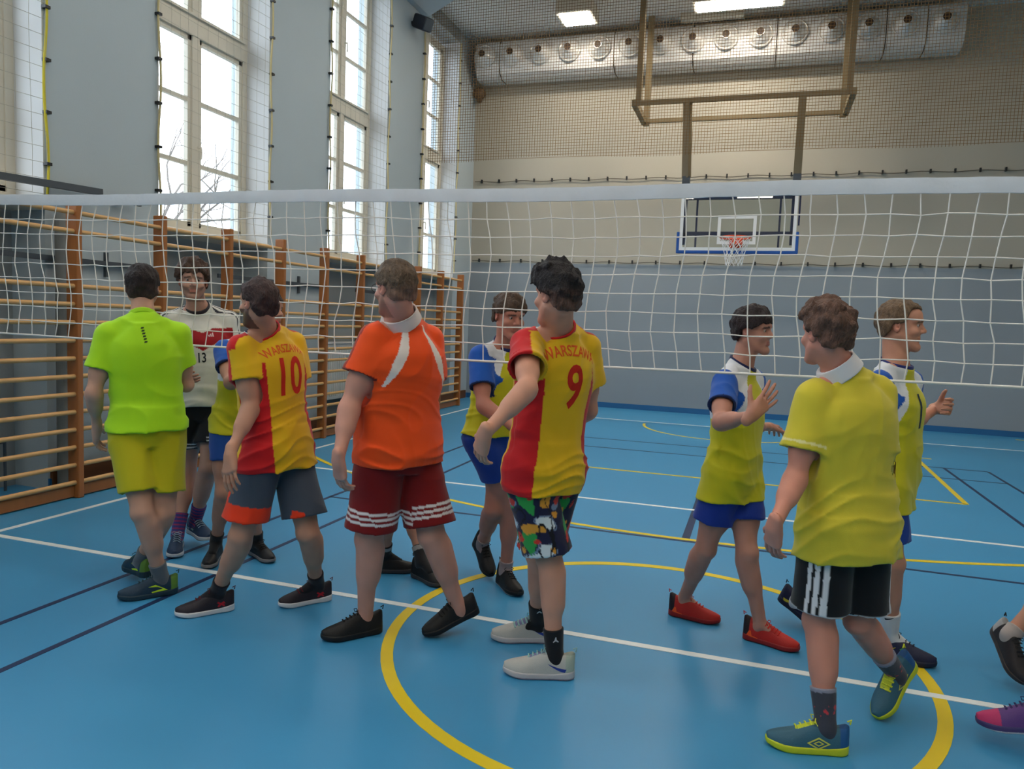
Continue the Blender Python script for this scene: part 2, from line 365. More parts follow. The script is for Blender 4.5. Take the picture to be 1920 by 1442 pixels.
def lathe(mb, c, prof, n=28):
    rings = []
    for (r, y) in prof: rings.append([mb.bm.verts.new((c[0]+r*math.cos(2*math.pi*k/n), c[1]-y, c[2]+r*math.sin(2*math.pi*k/n))) for k in range(n)])
    for A, B in zip(rings, rings[1:]):
        for k in range(n): mb.bm.faces.new((A[k], A[(k+1) % n], B[(k+1) % n], B[k]))
    mb.bm.faces.new(rings[-1])
nz0 = None
for k in range(15):
    x = -4.92+0.563*k; z = 6.70
    if nz0 is None:
        mb = MB(); lathe(mb, (x, 10.24, z), [(0.215, -0.005), (0.215, 0.03), (0.20, 0.045), (0.185, 0.035), (0.165, 0.06), (0.12, 0.12), (0.075, 0.16), (0.07, 0.19), (0.055, 0.19)])
        nz0 = mb.build('nozzle', m_noz, t, smooth=True)
        mb = MB().cyl((x, 10.24-0.188, z), (x, 10.24-0.20, z), 0.062, 20); c0 = mb.build('nozzle_core', m_core, nz0)
    else:
        c = copy_tree(nz0, t); c.location = (0.563*k, 0, 0)

# basketball hoop hanging from the ceiling frame
m_steel = mat('hoop_frame_paint', rgb(116, 104, 80), 0.5, 0.4, 0.03, 40, 0.06, 3)
m_navy = mat('hoop_frame_navy', rgb(28, 38, 78), 0.45, 0.4, 0.02, 40)
m_pad = mat('backboard_pad_blue', rgb(22, 82, 160), 0.55, 0.4, 0.03, 60)
m_whi = mat('white_paint', rgb(232, 234, 236), 0.4, 0.4, 0.0)
m_org = mat('hoop_orange', rgb(226, 84, 44), 0.4, 0.45)
m_bglass = glass_mat('backboard_glass', (0.90, 0.93, 0.93), 0.01)
t = thing('basketball_hoop', 'glass basketball backboard with orange rim hung from a ceiling frame', 'basketball hoop', (0, 9.0, 2.9))
BY = 9.0; x0, x1, z0, z1 = -0.90, 0.90, 2.89, 3.89
MB().box((x0, BY, z0), (x1, BY+0.012, z1)).build('backboard_glass', m_bglass, t)
MB().box((x0, BY-0.005, z0), (x1, BY+0.03, z0+0.05)).box((x0, BY-0.005, z1-0.05), (x1, BY+0.03, z1)).box((x0, BY-0.005, z0+0.05), (x0+0.05, BY+0.03, z1-0.05)).box((x1-0.05, BY-0.005, z0+0.05), (x1, BY+0.03, z1-0.05)).build('backboard_border', m_whi, t)
MB().box((-0.30, BY-0.004, 2.99), (0.30, BY-0.001, 3.04)).box((-0.30, BY-0.004, 3.40), (0.30, BY-0.001, 3.45)).box((-0.30, BY-0.004, 3.04), (-0.25, BY-0.001, 3.40)).box((0.25, BY-0.004, 3.04), (0.30, BY-0.001, 3.40)).build('target_square', m_whi, t)
MB().box((x0-0.045, BY-0.02, z0-0.05), (x1+0.045, BY+0.05, z0), 0.012).box((x0-0.045, BY-0.02, z0-0.03), (x0, BY+0.05, z0+0.30), 0.012).box((x1, BY-0.02, z0-0.03), (x1+0.045, BY+0.05, z0+0.30), 0.012).build('edge_padding', m_pad, t)
MB().box((-0.84, BY+0.05, 3.72), (0.84, BY+0.11, 3.80)).box((-0.84, BY+0.05, 3.14), (0.84, BY+0.11, 3.20)).box((-0.86, BY+0.05, 2.99), (-0.81, BY+0.11, 3.86)).box((0.81, BY+0.05, 2.99), (0.86, BY+0.11, 3.86)) \
    .box((-0.66, BY+0.06, 2.93), (-0.63, BY+0.10, 3.80)).box((0.63, BY+0.06, 2.93), (0.66, BY+0.10, 3.80)).box((0.92, BY+0.06, 3.30), (0.945, BY+0.12, 3.9)).build('backboard_frame', m_navy, t)
RC = Vector((0, BY-0.40, 3.05))
rim = MB().tube([RC+Vector((0.228*math.cos(a), 0.228*math.sin(a), 0)) for a in np.linspace(0, 2*math.pi, 33)[:-1]], 0.012, 8, closed=True)
rim.box((-0.09, BY-0.18, 2.97), (0.09, BY-0.02, 3.03)).box((-0.10, BY-0.03, 2.93), (0.10, BY-0.004, 3.10)).build('rim', m_org, t, smooth=True)
nb = MB(); nn = 12
for k in range(nn):
    for s in (1, -1):
        pts = []
        for j in range(7):
            f = j/6; a = 2*math.pi*(k+s*j*0.5)/nn; r = 0.226-0.10*math.sin(f*1.35); pts.append(RC+Vector((r*math.cos(a), r*math.sin(a), -0.012-0.42*f)))
        nb.tube(pts, 0.004, 4)
nb.build('hoop_net', m_whi, t)
FY0, FY1, FZ = 9.0, 10.05, 5.30
ff = MB()
ff.bar((-1.78, FY0, FZ), (1.60, FY0, FZ), 0.07, 0.07).build('frame_bar', m_steel, t)
MB().bar((-1.72, FY1, FZ-0.02), (1.55, FY1, FZ-0.02), 0.07, 0.07).build('frame_bar', m_steel, t)
for sx in (-1.75, 1.58):
    MB().bar((sx, FY0-0.05, FZ), (sx, FY1+0.05, FZ-0.02), 0.09, 0.10).build('frame_side', m_steel, t)
    MB().bar((sx+0.06*(1 if sx < 0 else -1), FY0, FZ), (sx+0.06*(1 if sx < 0 else -1), FY0, ZC), 0.09, 0.09).build('ceiling_post', m_steel, t)
    MB().bar((sx+0.04*(1 if sx < 0 else -1), FY1, FZ-0.1), (sx+0.04*(1 if sx < 0 else -1), FY1, ZC), 0.10, 0.06).build('ceiling_post', m_steel, t)
for sx in (-0.87, 0.88):
    MB().bar((sx-0.02, FY0+0.02, FZ), (sx*0.98, FY0+0.09, 4.08), 0.12, 0.09).build('drop_post', m_steel, t)
    MB().box((sx*0.98-0.06, BY+0.04, 3.83), (sx*0.98+0.06, BY+0.16, 4.10)).build('post_clamp', m_dk, t)

# fine netting in front of the hoop frame, and the ropes with hooks on the end wall
m_fine = mat('fine_net_tan', rgb(120, 92, 56), 0.8, 0.2)
t = thing('ball_net', 'fine tan safety netting hanging from the ceiling before the end wall', 'net', (0, 8.45, 4.7))
mb = MB(); NY = 8.45; nx = 248; xs = np.linspace(XL+0.07, XR-0.02, nx)
def nbot(x): return 4.33+0.03*math.sin(x*1.7+0.5)
for k, x in enumerate(xs):
    mb.bar((x, NY, nbot(x)), (x, NY, ZC), 0.0055, 0.0055, up=(0, 1, 0))
z = 4.34
while z < ZC: mb.bar((XL+0.07, NY, z), (XR-0.02, NY, z), 0.0055, 0.0055); z += 0.045
mb.build('net_mesh', m_fine, t)
m_wire = mat('wall_rope_dark', rgb(96, 90, 80), 0.7, 0.3)
for (zr, lab, st) in ((4.42, 'dark rope with small hooks stretched along the end wall above the backboard', 0.37), (2.83, 'rope with small hooks on the end wall at the edge of the blue-grey paint', 0.45)):
    t = thing('net_rope', lab, 'rope', (0, YF-0.03, zr))
    MB().tube([(x, YF-0.03, zr+0.012*math.sin(x*7)) for x in np.linspace(XL+0.05, XR-0.05, 80)], 0.007, 5).build('rope', m_wire, t)
    x = XL+0.2
    while x < XR-0.1:
        if x < XL+0.21: c0 = MB().box((x-0.013, YF-0.05, zr-0.02), (x+0.013, YF, zr+0.045)).build('hook', m_clip, t)
        else: c = c0.copy(); COL.objects.link(c); c.parent = t; c.location = (x-XL-0.2, 0, 0)
        x += st

# ceiling lamps
m_lamp = mat('lamp_housing_white', rgb(206, 202, 190), 0.5, 0.4, 0.0)
m_emit = mat('lamp_diffuser_lit', rgb(255, 250, 240), 0.5, 0.2, 0.0, emit=((1.0, 0.90, 0.76), LAMP_STRENGTH))
m_emit2 = mat('lamp_diffuser_strong', rgb(255, 250, 240), 0.5, 0.2, 0.0, emit=((1.0, 0.88, 0.72), LAMP_STRENGTH*2.6))
def lamp(x, y, lab, sx=0.62, sy=0.62, z=6.86, m=None):
    t = thing('ceiling_lamp', lab, 'ceiling lamp', (x, y, z), 'lit ceiling lamps')
    MB().box((x-sx/2, y-sy/2, z+0.012), (x+sx/2, y+sy/2, ZC), 0.006).build('lamp_housing', m_lamp, t)
    MB().box((x-sx/2+0.05, y-sy/2+0.05, z), (x+sx/2-0.05, y+sy/2-0.05, z+0.012)).build('lamp_diffuser', m or m_emit, t)
lamp(-2.88, 9.30, 'square lit ceiling lamp above the left end of the air duct', m=m_emit2)
lamp(-0.20, 9.25, 'long bright ceiling lamp above the basketball backboard, cut by the top edge', 1.42, 0.46, 6.84, m_emit2)
for (x, y) in ((-3, 6.2), (0, 6.2), (3, 6.2), (-3, 2.4), (0, 2.4), (3, 2.4), (-3, -1.6), (0, -1.6), (3, -1.6), (-3, -5.8), (0, -5.8), (3, -5.8), (-3, -9.2), (0, -9.2), (3, -9.2)):
    lamp(x, y, 'lit ceiling lamp over the court, above the view of the photo', 1.42, 0.46, 6.84)
tag(MB().box((-1.20, 10.00, 6.985), (-0.14, 10.20, ZC-0.002), 0.006).build('cover_panel', m_lamp), 'white box panel on top of the air duct under the bright lamp', 'panel')

# volleyball net
m_tape = mat('net_tape_white', rgb(214, 218, 224), 0.7, 0.3, 0.25, 25, 0.08, 9)
m_vc = mat('net_cord_white', rgb(226, 224, 220), 0.7, 0.3)
t = thing('volleyball_net', 'white volleyball net strung over the centre line across the photo', 'volleyball net', (0, 0, 1.38))
NX0, NX1 = -4.74, 4.74; ZT, ZB = 2.262, 1.385
def sag(x): return -0.02*math.cos(x*0.36)+0.006*math.sin(x*2.3)
mb = MB(); N = 240; rows = []
for i in range(N+1):
    x = NX0+(NX1-NX0)*i/N; z = ZT+sag(x)+0.02; wv = 0.004*math.sin(x*23)+0.003*math.sin(x*57+1)
    rows.append([mb.bm.verts.new((x, yy+wv, z+zz)) for yy, zz in ((-0.006, 0.004), (-0.009, -0.03), (-0.006, -0.062), (0.006, -0.062), (0.009, -0.03), (0.006, 0.004))])
for A, B in zip(rows, rows[1:]):
    for k in range(6): mb.bm.faces.new((A[k], A[(k+1) % 6], B[(k+1) % 6], B[k]))
mb.build('top_tape', m_tape, t, smooth=True)
nc, nr = int((NX1-NX0)/0.108), 9
node = {}
for i in range(nc+1):
    for j in range(nr+1):
        x = NX0+(NX1-NX0)*i/nc; f = j/nr; zt = ZT-0.04+sag(x); zb = ZB+0.012*math.sin(x*0.7)
        node[i, j] = Vector((x+rng.normal(0, 0.0035)+0.018*math.sin(j*0.8+x), rng.normal(0, 0.004), zt+(zb-zt)*f+(rng.normal(0, 0.003) if 0 < j < nr else 0)))
cm = MB()
for i in range(nc+1): cm.tube([node[i, j] for j in range(nr+1)], 0.0032, 5)
for j in range(1, nr): cm.tube([node[i, j]+Vector((0, 0, 0)) for i in range(nc+1)], 0.0032, 5)
kn = MB()
cm.build('net_mesh', m_vc, t)
MB().tube([node[i, nr] for i in range(nc+1)], 0.0062, 8).build('bottom_cord', m_vc, t, smooth=True)
for sx in (-4.84, 4.84):
    tp = thing('net_post', 'steel volleyball post at the %s end of the net' % ('left' if sx < 0 else 'right'), 'net post', (sx, 0, 0))
    MB().cyl((sx, 0, 0), (sx, 0, 2.36), 0.04, 16).build('pole', m_dk, tp, smooth=True)
    MB().cyl((sx, 0, 0), (sx, 0, 0.02), 0.09, 20).build('floor_socket', m_dk, tp)

# outdoors beyond the windows
m_bld = mat('facade_pale', rgb(196, 190, 184), 0.8, 0.2); m_yel = mat('facade_yellow', rgb(226, 186, 60), 0.8, 0.2)
m_gr = mat('outdoor_ground', rgb(150, 150, 146), 0.9, 0.1); m_wood = mat('bark_grey', rgb(110, 104, 100), 0.9, 0.1)
struct(MB().box((-60, -60, -1.2), (XL-0.62, 70, -1.0)).build('ground', m_gr))
t = thing('apartment_building', 'pale building seen low through the nearest window', 'building', (-30, 10, -1))
MB().box((-38, 4, -1), (-30, 20, 6.5)).build('building_wall', m_bld, t)
MB().prism([(-39, 3.5, 6.5), (-29.5, 3.5, 6.5), (-34, 3.5, 8.6)], (0, 17, 0)).build('roof', mat('roof_grey', rgb(140, 124, 120), 0.8, 0.2), t)
for k in range(4):
    for zz in (1.2, 4.0): MB().box((-30.0, 6+3.4*k, zz), (-29.95, 7.3+3.4*k, zz+1.5)).build('building_window', m_dk, t)
tag(MB().box((-26, 24.0, -1), (-22, 27, 4.9)).build('yellow_building', m_yel), 'yellow wall glimpsed at the foot of the middle window', 'building')
t = thing('bare_tree', 'leafless tree with thin branches outside the nearest window', 'tree', (-13, 9.2, -1))
br = MB()
def grow(p, d, L, r, n):
    q = p+d*L; br.tube([p, (p+q)/2+Vector(rng.normal(0, 0.03*L, 3)), q], [r, r*0.85, r*0.7], 5)
    if n:
        for _ in range(3 if n > 1 else 2): grow(q, (d+Vector(rng.normal(0, 0.42, 3))+Vector((0, 0, 0.1))).normalized(), L*0.72, r*0.6, n-1)
grow(Vector((-13, 9.2, -1)), Vector((0, 0, 1)), 2.4, 0.12, 5)
br.build('branches', m_wood, t)

# ---------------------------------------------------------------- implicit-surface modelling
def V3(*a): return np.array(a, dtype=np.float64)
def nrm(v): v = np.asarray(v, float); return v/np.linalg.norm(v)
class Prim:
    def __init__(s, fn, lo, hi, k=0.0, op='add', m=0.04): s.fn, s.lo, s.hi, s.k, s.op, s.m = fn, np.array(lo), np.array(hi), k, op, m
def rc(a, b, ra, rb, k=0.0, op='add', flat=None):
    a = np.asarray(a, float); b = np.asarray(b, float)
    ba = b-a
    if flat is not None: fn_, fs = nrm(flat[0]), flat[1]-1; bt = ba+fn_*(ba@fn_)*fs
    else: bt = ba
    L2 = max(float(bt@bt), 1e-9)
    def f(X, Y, Z):
        x, y, z = X-a[0], Y-a[1], Z-a[2]
        if flat is not None:
            q = (x*fn_[0]+y*fn_[1]+z*fn_[2])*fs; x = x+q*fn_[0]; y = y+q*fn_[1]; z = z+q*fn_[2]
        t = np.clip((x*bt[0]+y*bt[1]+z*bt[2])/L2, 0, 1)
        return np.sqrt((x-bt[0]*t)**2+(y-bt[1]*t)**2+(z-bt[2]*t)**2)-(ra+(rb-ra)*t)
    R = max(ra, rb)
    if flat is not None and flat[1] < 1: R = R/flat[1]
    return Prim(f, np.minimum(a, b)-R, np.maximum(a, b)+R, k, op)
def ell(c, r, M=None, k=0.0, op='add'):
    c = np.asarray(c, float); M = np.eye(3) if M is None else np.asarray(M, float)   # rows are the axes
    def f(X, Y, Z):
        x, y, z = X-c[0], Y-c[1], Z-c[2]
        q = [(M[i][0]*x+M[i][1]*y+M[i][2]*z)/r[i] for i in range(3)]
        k0 = np.sqrt(q[0]**2+q[1]**2+q[2]**2); k1 = np.sqrt((q[0]/r[0])**2+(q[1]/r[1])**2+(q[2]/r[2])**2)
        return k0*(k0-1)/np.maximum(k1, 1e-6)
    R = max(r); return Prim(f, c-R, c+R, k, op)
def loft(c0, R, F, U, st, k=0.0, op='add', n=2.4, lo_t=None, hi_t=None, smooth=2):
    """st rows: t, centre right, centre front, half width, half depth front, half depth back"""
    st = np.array(st, float); tt = np.linspace(st[0, 0], st[-1, 0], 96)
    cols = [np.interp(tt, st[:, 0], st[:, i]) for i in range(1, 6)]
    ker = np.array([1, 4, 6, 4, 1])/16.0
    for _ in range(smooth*2): cols = [np.concatenate((c[:2], np.convolve(c, ker, 'valid'), c[-2:])) for c in cols]
    t0 = st[0, 0] if lo_t is None else lo_t; t1 = st[-1, 0] if hi_t is None else hi_t
    c0 = np.asarray(c0, float)
    def f(X, Y, Z):
        x, y, z = X-c0[0], Y-c0[1], Z-c0[2]
        t = x*U[0]+y*U[1]+z*U[2]; sh = t.shape; ft = t.ravel()
        cr, cf, w, df, db = [np.interp(ft, tt, c).reshape(sh) for c in cols]
        a = x*R[0]+y*R[1]+z*R[2]-cr; b = x*F[0]+y*F[1]+z*F[2]-cf
        d = np.where(b > 0, df, db)
        e = (np.abs(a/w)**n+np.abs(b/d)**n)**(1/n)
        return np.maximum(np.maximum((e-1)*np.minimum(w, d)*0.95, t0-t), t-t1)
    W = float(st[:, 3:].max()+np.abs(st[:, 1:3]).max()); e0, e1 = c0+np.array(U)*t0, c0+np.array(U)*t1
    return Prim(f, np.minimum(e0, e1)-W, np.maximum(e0, e1)+W, k, op)
def cut(fn, lo, hi): return Prim(fn, lo, hi, 0, 'max', 0.0)
def evalgrid(prims, lo, hi, h):
    lo = np.asarray(lo, float); n = np.maximum(4, np.ceil((np.asarray(hi)-lo)/h).astype(int)+1)
    D = np.full(n, 0.5, np.float32); ax = [(lo[i]+h*np.arange(n[i])).astype(np.float32) for i in range(3)]
    for p in prims:
        if p.op in ('max', 'disp'): s = (slice(0, n[0]), slice(0, n[1]), slice(0, n[2]))
        else:
            m = p.k+p.m; i0 = np.clip(np.floor((p.lo-m-lo)/h).astype(int), 0, n); i1 = np.clip(np.ceil((p.hi+m-lo)/h).astype(int)+1, 0, n)
            if np.any(i1-i0 < 1): continue
            s = tuple(slice(a, b) for a, b in zip(i0, i1))
        X = ax[0][s[0]][:, None, None]; Y = ax[1][s[1]][None, :, None]; Z = ax[2][s[2]][None, None, :]
        A = D[s]
        if p.op == 'disp':
            msk = np.abs(A) < 0.05
            ii, jj, kk = np.nonzero(msk)
            A[ii, jj, kk] += p.fn(ax[0][ii], ax[1][jj], ax[2][kk]).astype(np.float32); D[s] = A; continue
        d = p.fn(X, Y, Z).astype(np.float32)
        if p.op == 'add':
            if p.k > 0: hh = np.maximum(p.k-np.abs(A-d), 0)/p.k; D[s] = np.minimum(A, d)-hh*hh*p.k*0.25
            else: D[s] = np.minimum(A, d)
        elif p.op == 'sub':
            if p.k > 0: hh = np.maximum(p.k-np.abs(A+d), 0)/p.k; D[s] = np.maximum(A, -d)+hh*hh*p.k*0.25
            else: D[s] = np.maximum(A, -d)
        elif p.op == 'max': D[s] = np.maximum(A, d)
    return D, lo, h
def puff(p, d, clip=None, k=0.02):
    f = p.fn
    g = (lambda X, Y, Z: f(X, Y, Z)-d) if clip is None else (lambda X, Y, Z: np.maximum(f(X, Y, Z)-d, clip(X, Y, Z)))
    return Prim(g, p.lo-d, p.hi+d, k)
CO = [(0, 0, 0), (1, 0, 0), (0, 1, 0), (1, 1, 0), (0, 0, 1), (1, 0, 1), (0, 1, 1), (1, 1, 1)]
ED = [(0, 1), (2, 3), (4, 5), (6, 7), (0, 2), (1, 3), (4, 6), (5, 7), (0, 4), (1, 5), (2, 6), (3, 7)]
def surfnet(D, lo, h):
    S = D < 0; n = D.shape; c = np.zeros([v-1 for v in n], np.int8)
    for (a, b, d) in CO: c += S[a:n[0]-1+a, b:n[1]-1+b, d:n[2]-1+d]
    act = np.nonzero((c > 0) & (c < 8)); i, j, k = act; N = len(i)
    if N == 0: return np.zeros((0, 3)), np.zeros((0, 4), int)
    idx = np.full(c.shape, -1, np.int32); idx[act] = np.arange(N)
    P = np.zeros((N, 3)); cnt = np.zeros(N)
    vals = [D[i+a, j+b, k+d] for (a, b, d) in CO]
    for (a, b) in ED:
        da, db = vals[a], vals[b]; m = (da < 0) != (db < 0); t = np.where(m, da/np.where(m, da-db, 1), 0)
        ca, cb = np.array(CO[a]), np.array(CO[b])
        P += np.where(m[:, None], ca+t[:, None]*(cb-ca), 0); cnt += m
    V = (np.stack(act, 1)+P/cnt[:, None])*h+lo
    F = []
    for axs in range(3):
        sl0 = [slice(1, n[q]-1) for q in range(3)]; sl1 = list(sl0); sl0[axs] = slice(0, n[axs]-1); sl1[axs] = slice(1, n[axs])
        A, B = S[tuple(sl0)], S[tuple(sl1)]
        q = np.nonzero(A != B); base = [q[r]+(0 if r == axs else 1) for r in range(3)]
        u, v = (axs+1) % 3, (axs+2) % 3
        def g(du, dv):
            e = [b.copy() for b in base]; e[u] -= du; e[v] -= dv; return idx[e[0], e[1], e[2]]
        f = np.stack([g(1, 1), g(0, 1), g(0, 0), g(1, 0)], 1)
        fl = ~A[q]; f[fl] = f[fl][:, ::-1]; F.append(f)
    F = np.concatenate(F); F = F[(F >= 0).all(1)]
    return V, F
def npmesh(name, V, F, off=(0, 0, 0), cols=None):
    me = bpy.data.meshes.new(name); V = V-np.asarray(off)
    me.vertices.add(len(V)); me.vertices.foreach_set('co', V.astype(np.float32).ravel())
    me.loops.add(len(F)*4); me.loops.foreach_set('vertex_index', F.astype(np.int32).ravel())
    me.polygons.add(len(F)); me.polygons.foreach_set('loop_start', np.arange(0, len(F)*4, 4, dtype=np.int32))
    try: me.polygons.foreach_set('loop_total', np.full(len(F), 4, np.int32))
    except Exception: pass
    me.update(calc_edges=True); me.polygons.foreach_set('use_smooth', np.ones(len(F), bool))
    if cols is not None:
        at = me.color_attributes.new('Col', 'FLOAT_COLOR', 'POINT')
        at.data.foreach_set('color', np.concatenate([cols, np.ones((len(cols), 1))], 1).astype(np.float32).ravel())
    me.update(); return me
def sdfmesh(prims, h, lo=None, hi=None, smooth=0):
    adds = [p for p in prims if p.op == 'add']
    if lo is None: lo = np.min([p.lo for p in adds], 0)-0.03; hi = np.max([p.hi for p in adds], 0)+0.03
    V, F = surfnet(*evalgrid(prims, lo, hi, h))
    for _ in range(smooth):
        A = np.zeros_like(V); c = np.zeros(len(V))
        for a, b in ((0, 1), (1, 2), (2, 3), (3, 0)):
            np.add.at(A, F[:, a], V[F[:, b]]); np.add.at(c, F[:, a], 1); np.add.at(A, F[:, b], V[F[:, a]]); np.add.at(c, F[:, b], 1)
        V = V*0.5+0.5*A/np.maximum(c, 1)[:, None]
    return V, F
_W = rng.normal(0, 1, (5, 24, 3)); _PH = rng.uniform(0, 6.28, (5, 24))
def sn(P, freq, seed=0, sc=(1, 1, 1)):
    """smooth pseudo noise, roughly -1..1"""
    o = np.zeros(P.shape[:-1]); w = _W[seed % 5]; ph = _PH[seed % 5]+seed
    for i in range(8):
        j = (i+seed*3) % 24
        o += np.sin((P[..., 0]*w[j, 0]*sc[0]+P[..., 1]*w[j, 1]*sc[1]+P[..., 2]*w[j, 2]*sc[2])*freq+ph[j])
    return o/3.4

# ---------------------------------------------------------------- people
m_skin = mat('skin', rough=0.55, spec=0.35, bump=0.06, bscale=220, mottle=0.06, mscale=14, vcol=True, sss=0.06)
m_hair = mat('hair', rough=0.6, spec=0.3, bump=0.9, bscale=160, mottle=0.28, mscale=70, vcol=True, stretch=(1, 1, 0.45))
m_cloth = mat('jersey_fabric', rough=0.72, spec=0.25, bump=0.10, bscale=420, mottle=0.05, mscale=10, vcol=True, sheen=0.15)
m_shoe = mat('shoe_upper', rough=0.55, spec=0.35, bump=0.12, bscale=300, mottle=0.06, mscale=20, vcol=True)
m_eye = mat('eye_white', rgb(168, 152, 146), 0.2, 0.5, 0); m_iris = mat('iris_dark', rgb(54, 42, 34), 0.2, 0.5, 0)
def colmat(c, nm='print'):
    return mat('%s_%02x%02x%02x' % (nm, *c), rgb(*c), 0.65, 0.25, 0.0, 60, 0.04, 30)

def hand_prims(W, d, t, n, s, curl=0.45, spread=0.3, side=1):
    P = []
    ln = (0.046, 0.050, 0.046, 0.037); bd = (0.088, 0.091, 0.087, 0.079); bt = (0.029, 0.0095, -0.0105, -0.030); rr = (0.0098, 0.0100, 0.0095, 0.0085)
    sp = (0.16, 0.04, -0.08, -0.22)
    P.append(rc(W-d*0.03*s, W+d*0.03*s, 0.027*s, 0.028*s, 0.02, flat=(n, 1.35)))
    for i in range(4):
        b = W+(d*bd[i]+t*bt[i])*s; P.append(rc(W+(d*0.015+t*bt[i]*0.45)*s, b, 0.0155*s, 0.0125*s, 0.018))
    P.append(rc(W+(d*0.03-t*0.02+n*0.006)*s, W+(d*0.07-t*0.027+n*0.006)*s, 0.013*s, 0.010*s, 0.012))
    for i in range(4):
        b = W+(d*bd[i]+t*bt[i])*s; dd = nrm(d+t*sp[i]*spread*1.6); a = curl*(0.8+0.12*i); ang = 0
        for j, L in enumerate((1.0, 0.62, 0.5)):
            ang += a*(0.75 if j == 0 else 1.0); v = dd*math.cos(ang)+n*math.sin(ang); e = b+v*ln[i]*L*s
            r0 = rr[i]*(1.0, 0.92, 0.85)[j]*s; r1 = rr[i]*(0.92, 0.85, 0.68)[j]*s
            P.append(rc(b, e, r0, r1, 0.003)); b = e
    b = W+(d*0.022+t*0.020+n*0.006)*s; e = W+(d*0.058+t*(0.046+0.012*spread)+n*0.018)*s
    P.append(rc(b, e, 0.0155*s, 0.0125*s, 0.014)); e2 = e+nrm(d*0.8+t*(0.45+0.5*spread)+n*0.25)*0.033*s; P.append(rc(e, e2, 0.0118*s, 0.0105*s, 0.004))
    e3 = e2+nrm(d*0.95+t*(0.2+0.4*spread)+n*0.3)*0.026*s; P.append(rc(e2, e3, 0.0105*s, 0.008*s, 0.003))
    return P

def head_prims(H, r, f, u, s, beard=0):
    g = lambda x, y, z: H+(r*x+f*y+u*z)*s
    M = [r, f, u]; E = lambda c, rad, k=0.0, op='add', MM=None: ell(g(*c), [v*s for v in rad], M if MM is None else MM, k, op)
    P = [E((0, -0.012, 0.032), (0.074, 0.094, 0.084), 0.02), E((0, 0.026, -0.030), (0.057, 0.064, 0.080), 0.03)]
    for q in (-1, 1):
        P.append(rc(g(q*0.052, 0.0, -0.045), g(q*0.018, 0.070, -0.098), 0.020*s, 0.017*s, 0.022))
        P.append(E((q*0.042, 0.062, -0.026), (0.022, 0.020, 0.018), 0.02))
        P.append(rc(g(q*0.014, 0.086, 0.026), g(q*0.048, 0.066, 0.026), 0.0085*s, 0.0075*s, 0.012))
    P.append(E((0, 0.074, -0.100), (0.021, 0.018, 0.018), 0.02))
    P.append(E((0, 0.060, 0.052), (0.050, 0.030, 0.036), 0.03))
    for q in (-1, 1): P.append(E((q*0.031, 0.094, 0.006), (0.018, 0.014, 0.011), 0.012, 'sub'))
    P.append(rc(g(0, 0.082, 0.016), g(0, 0.103, -0.020), 0.0085*s, 0.0115*s, 0.010))
    for q in (-1, 1): P.append(E((q*0.012, 0.092, -0.026), (0.0085, 0.011, 0.008), 0.006))
    P.append(rc(g(-0.018, 0.083, -0.053), g(0.018, 0.083, -0.053), 0.0065*s, 0.0065*s, 0.006)); P.append(rc(g(-0.014, 0.084, -0.065), g(0.014, 0.084, -0.065), 0.0075*s, 0.0075*s, 0.005))
    P.append(rc(g(-0.024, 0.094, -0.0590), g(0.024, 0.094, -0.0590), 0.0022*s, 0.0022*s, 0.004, 'sub'))
    for q in (-1, 1):
        fa = nrm(r*q+f*(-0.45)); MM = [fa, nrm(np.cross(u, fa)), u]
        P.append(E((q*0.076, -0.010, 0.000), (0.0075, 0.019, 0.031), 0.006, 'add', MM))
        P.append(E((q*0.082, -0.004, 0.004), (0.006, 0.010, 0.018), 0.004, 'sub', MM))
    return P

def eyes(name, H, r, f, u, s, body, base):
    for q in (-1, 1):
        c = H+(r*q*0.031+f*0.0715+u*0.006)*s
        mb = MB(); mb.ball(c, 0.0112*s, seg=14); e = mb.build('eye', m_eye, body, smooth=True)
        mb = MB(); mb.ball(c+f*0.0060*s, 0.0066*s, seg=10); mb.build('iris', m_iris, None, smooth=True, off=base).parent = body

def project(polys, target_bvh, org, R_, U_, D_, off=0.002, thick=None):
    """2D polygons (u,v) laid on the cloth by casting along D_"""
    pass

def decal_mesh(name, bm2, hit, m, parent, base):
    """bm2: flat bmesh in (u,v); hit(u,v) -> point on cloth or None"""
    bmesh.ops.triangulate(bm2, faces=bm2.faces)
    for _ in range(3):
        es = [e for e in bm2.edges if e.calc_length() > 0.016]
        if not es: break
        bmesh.ops.subdivide_edges(bm2, edges=es, cuts=1); bmesh.ops.triangulate(bm2, faces=[f for f in bm2.faces if len(f.verts) > 3])
    dead = []
    for v in bm2.verts:
        p = hit(v.co.x, v.co.y)
        if p is None: dead.append(v)
        else: v.co = p-Vector(base)
    if dead: bmesh.ops.delete(bm2, geom=dead, context='VERTS')
    me = bpy.data.meshes.new(name); bm2.to_mesh(me); bm2.free(); me.materials.append(m)
    o = bpy.data.objects.new(name, me); COL.objects.link(o); o.parent = parent; return o
def text_bm(txt, height, squash=1.0, arch=0.0):
    cu = bpy.data.curves.new('t', 'FONT'); cu.body = txt; cu.align_x = 'CENTER'; cu.size = 1.0; cu.offset = 0.018; cu.resolution_u = 4
    o = bpy.data.objects.new('t', cu); COL.objects.link(o)
    me = bpy.data.meshes.new_from_object(o.evaluated_get(bpy.context.evaluated_depsgraph_get()))
    bpy.data.objects.remove(o); bm = bmesh.new(); bm.from_mesh(me)
    bmesh.ops.remove_doubles(bm, verts=bm.verts, dist=1e-4)
    sc = height/0.70
    for v in bm.verts:
        x = v.co.x*sc*squash; y = (v.co.y-0.35)*sc
        if arch: a = x/arch; v.co = (math.sin(a)*(arch+y), math.cos(a)*(arch+y)-arch, 0)
        else: v.co = (x, y, 0)
    bpy.data.meshes.remove(me); return bm
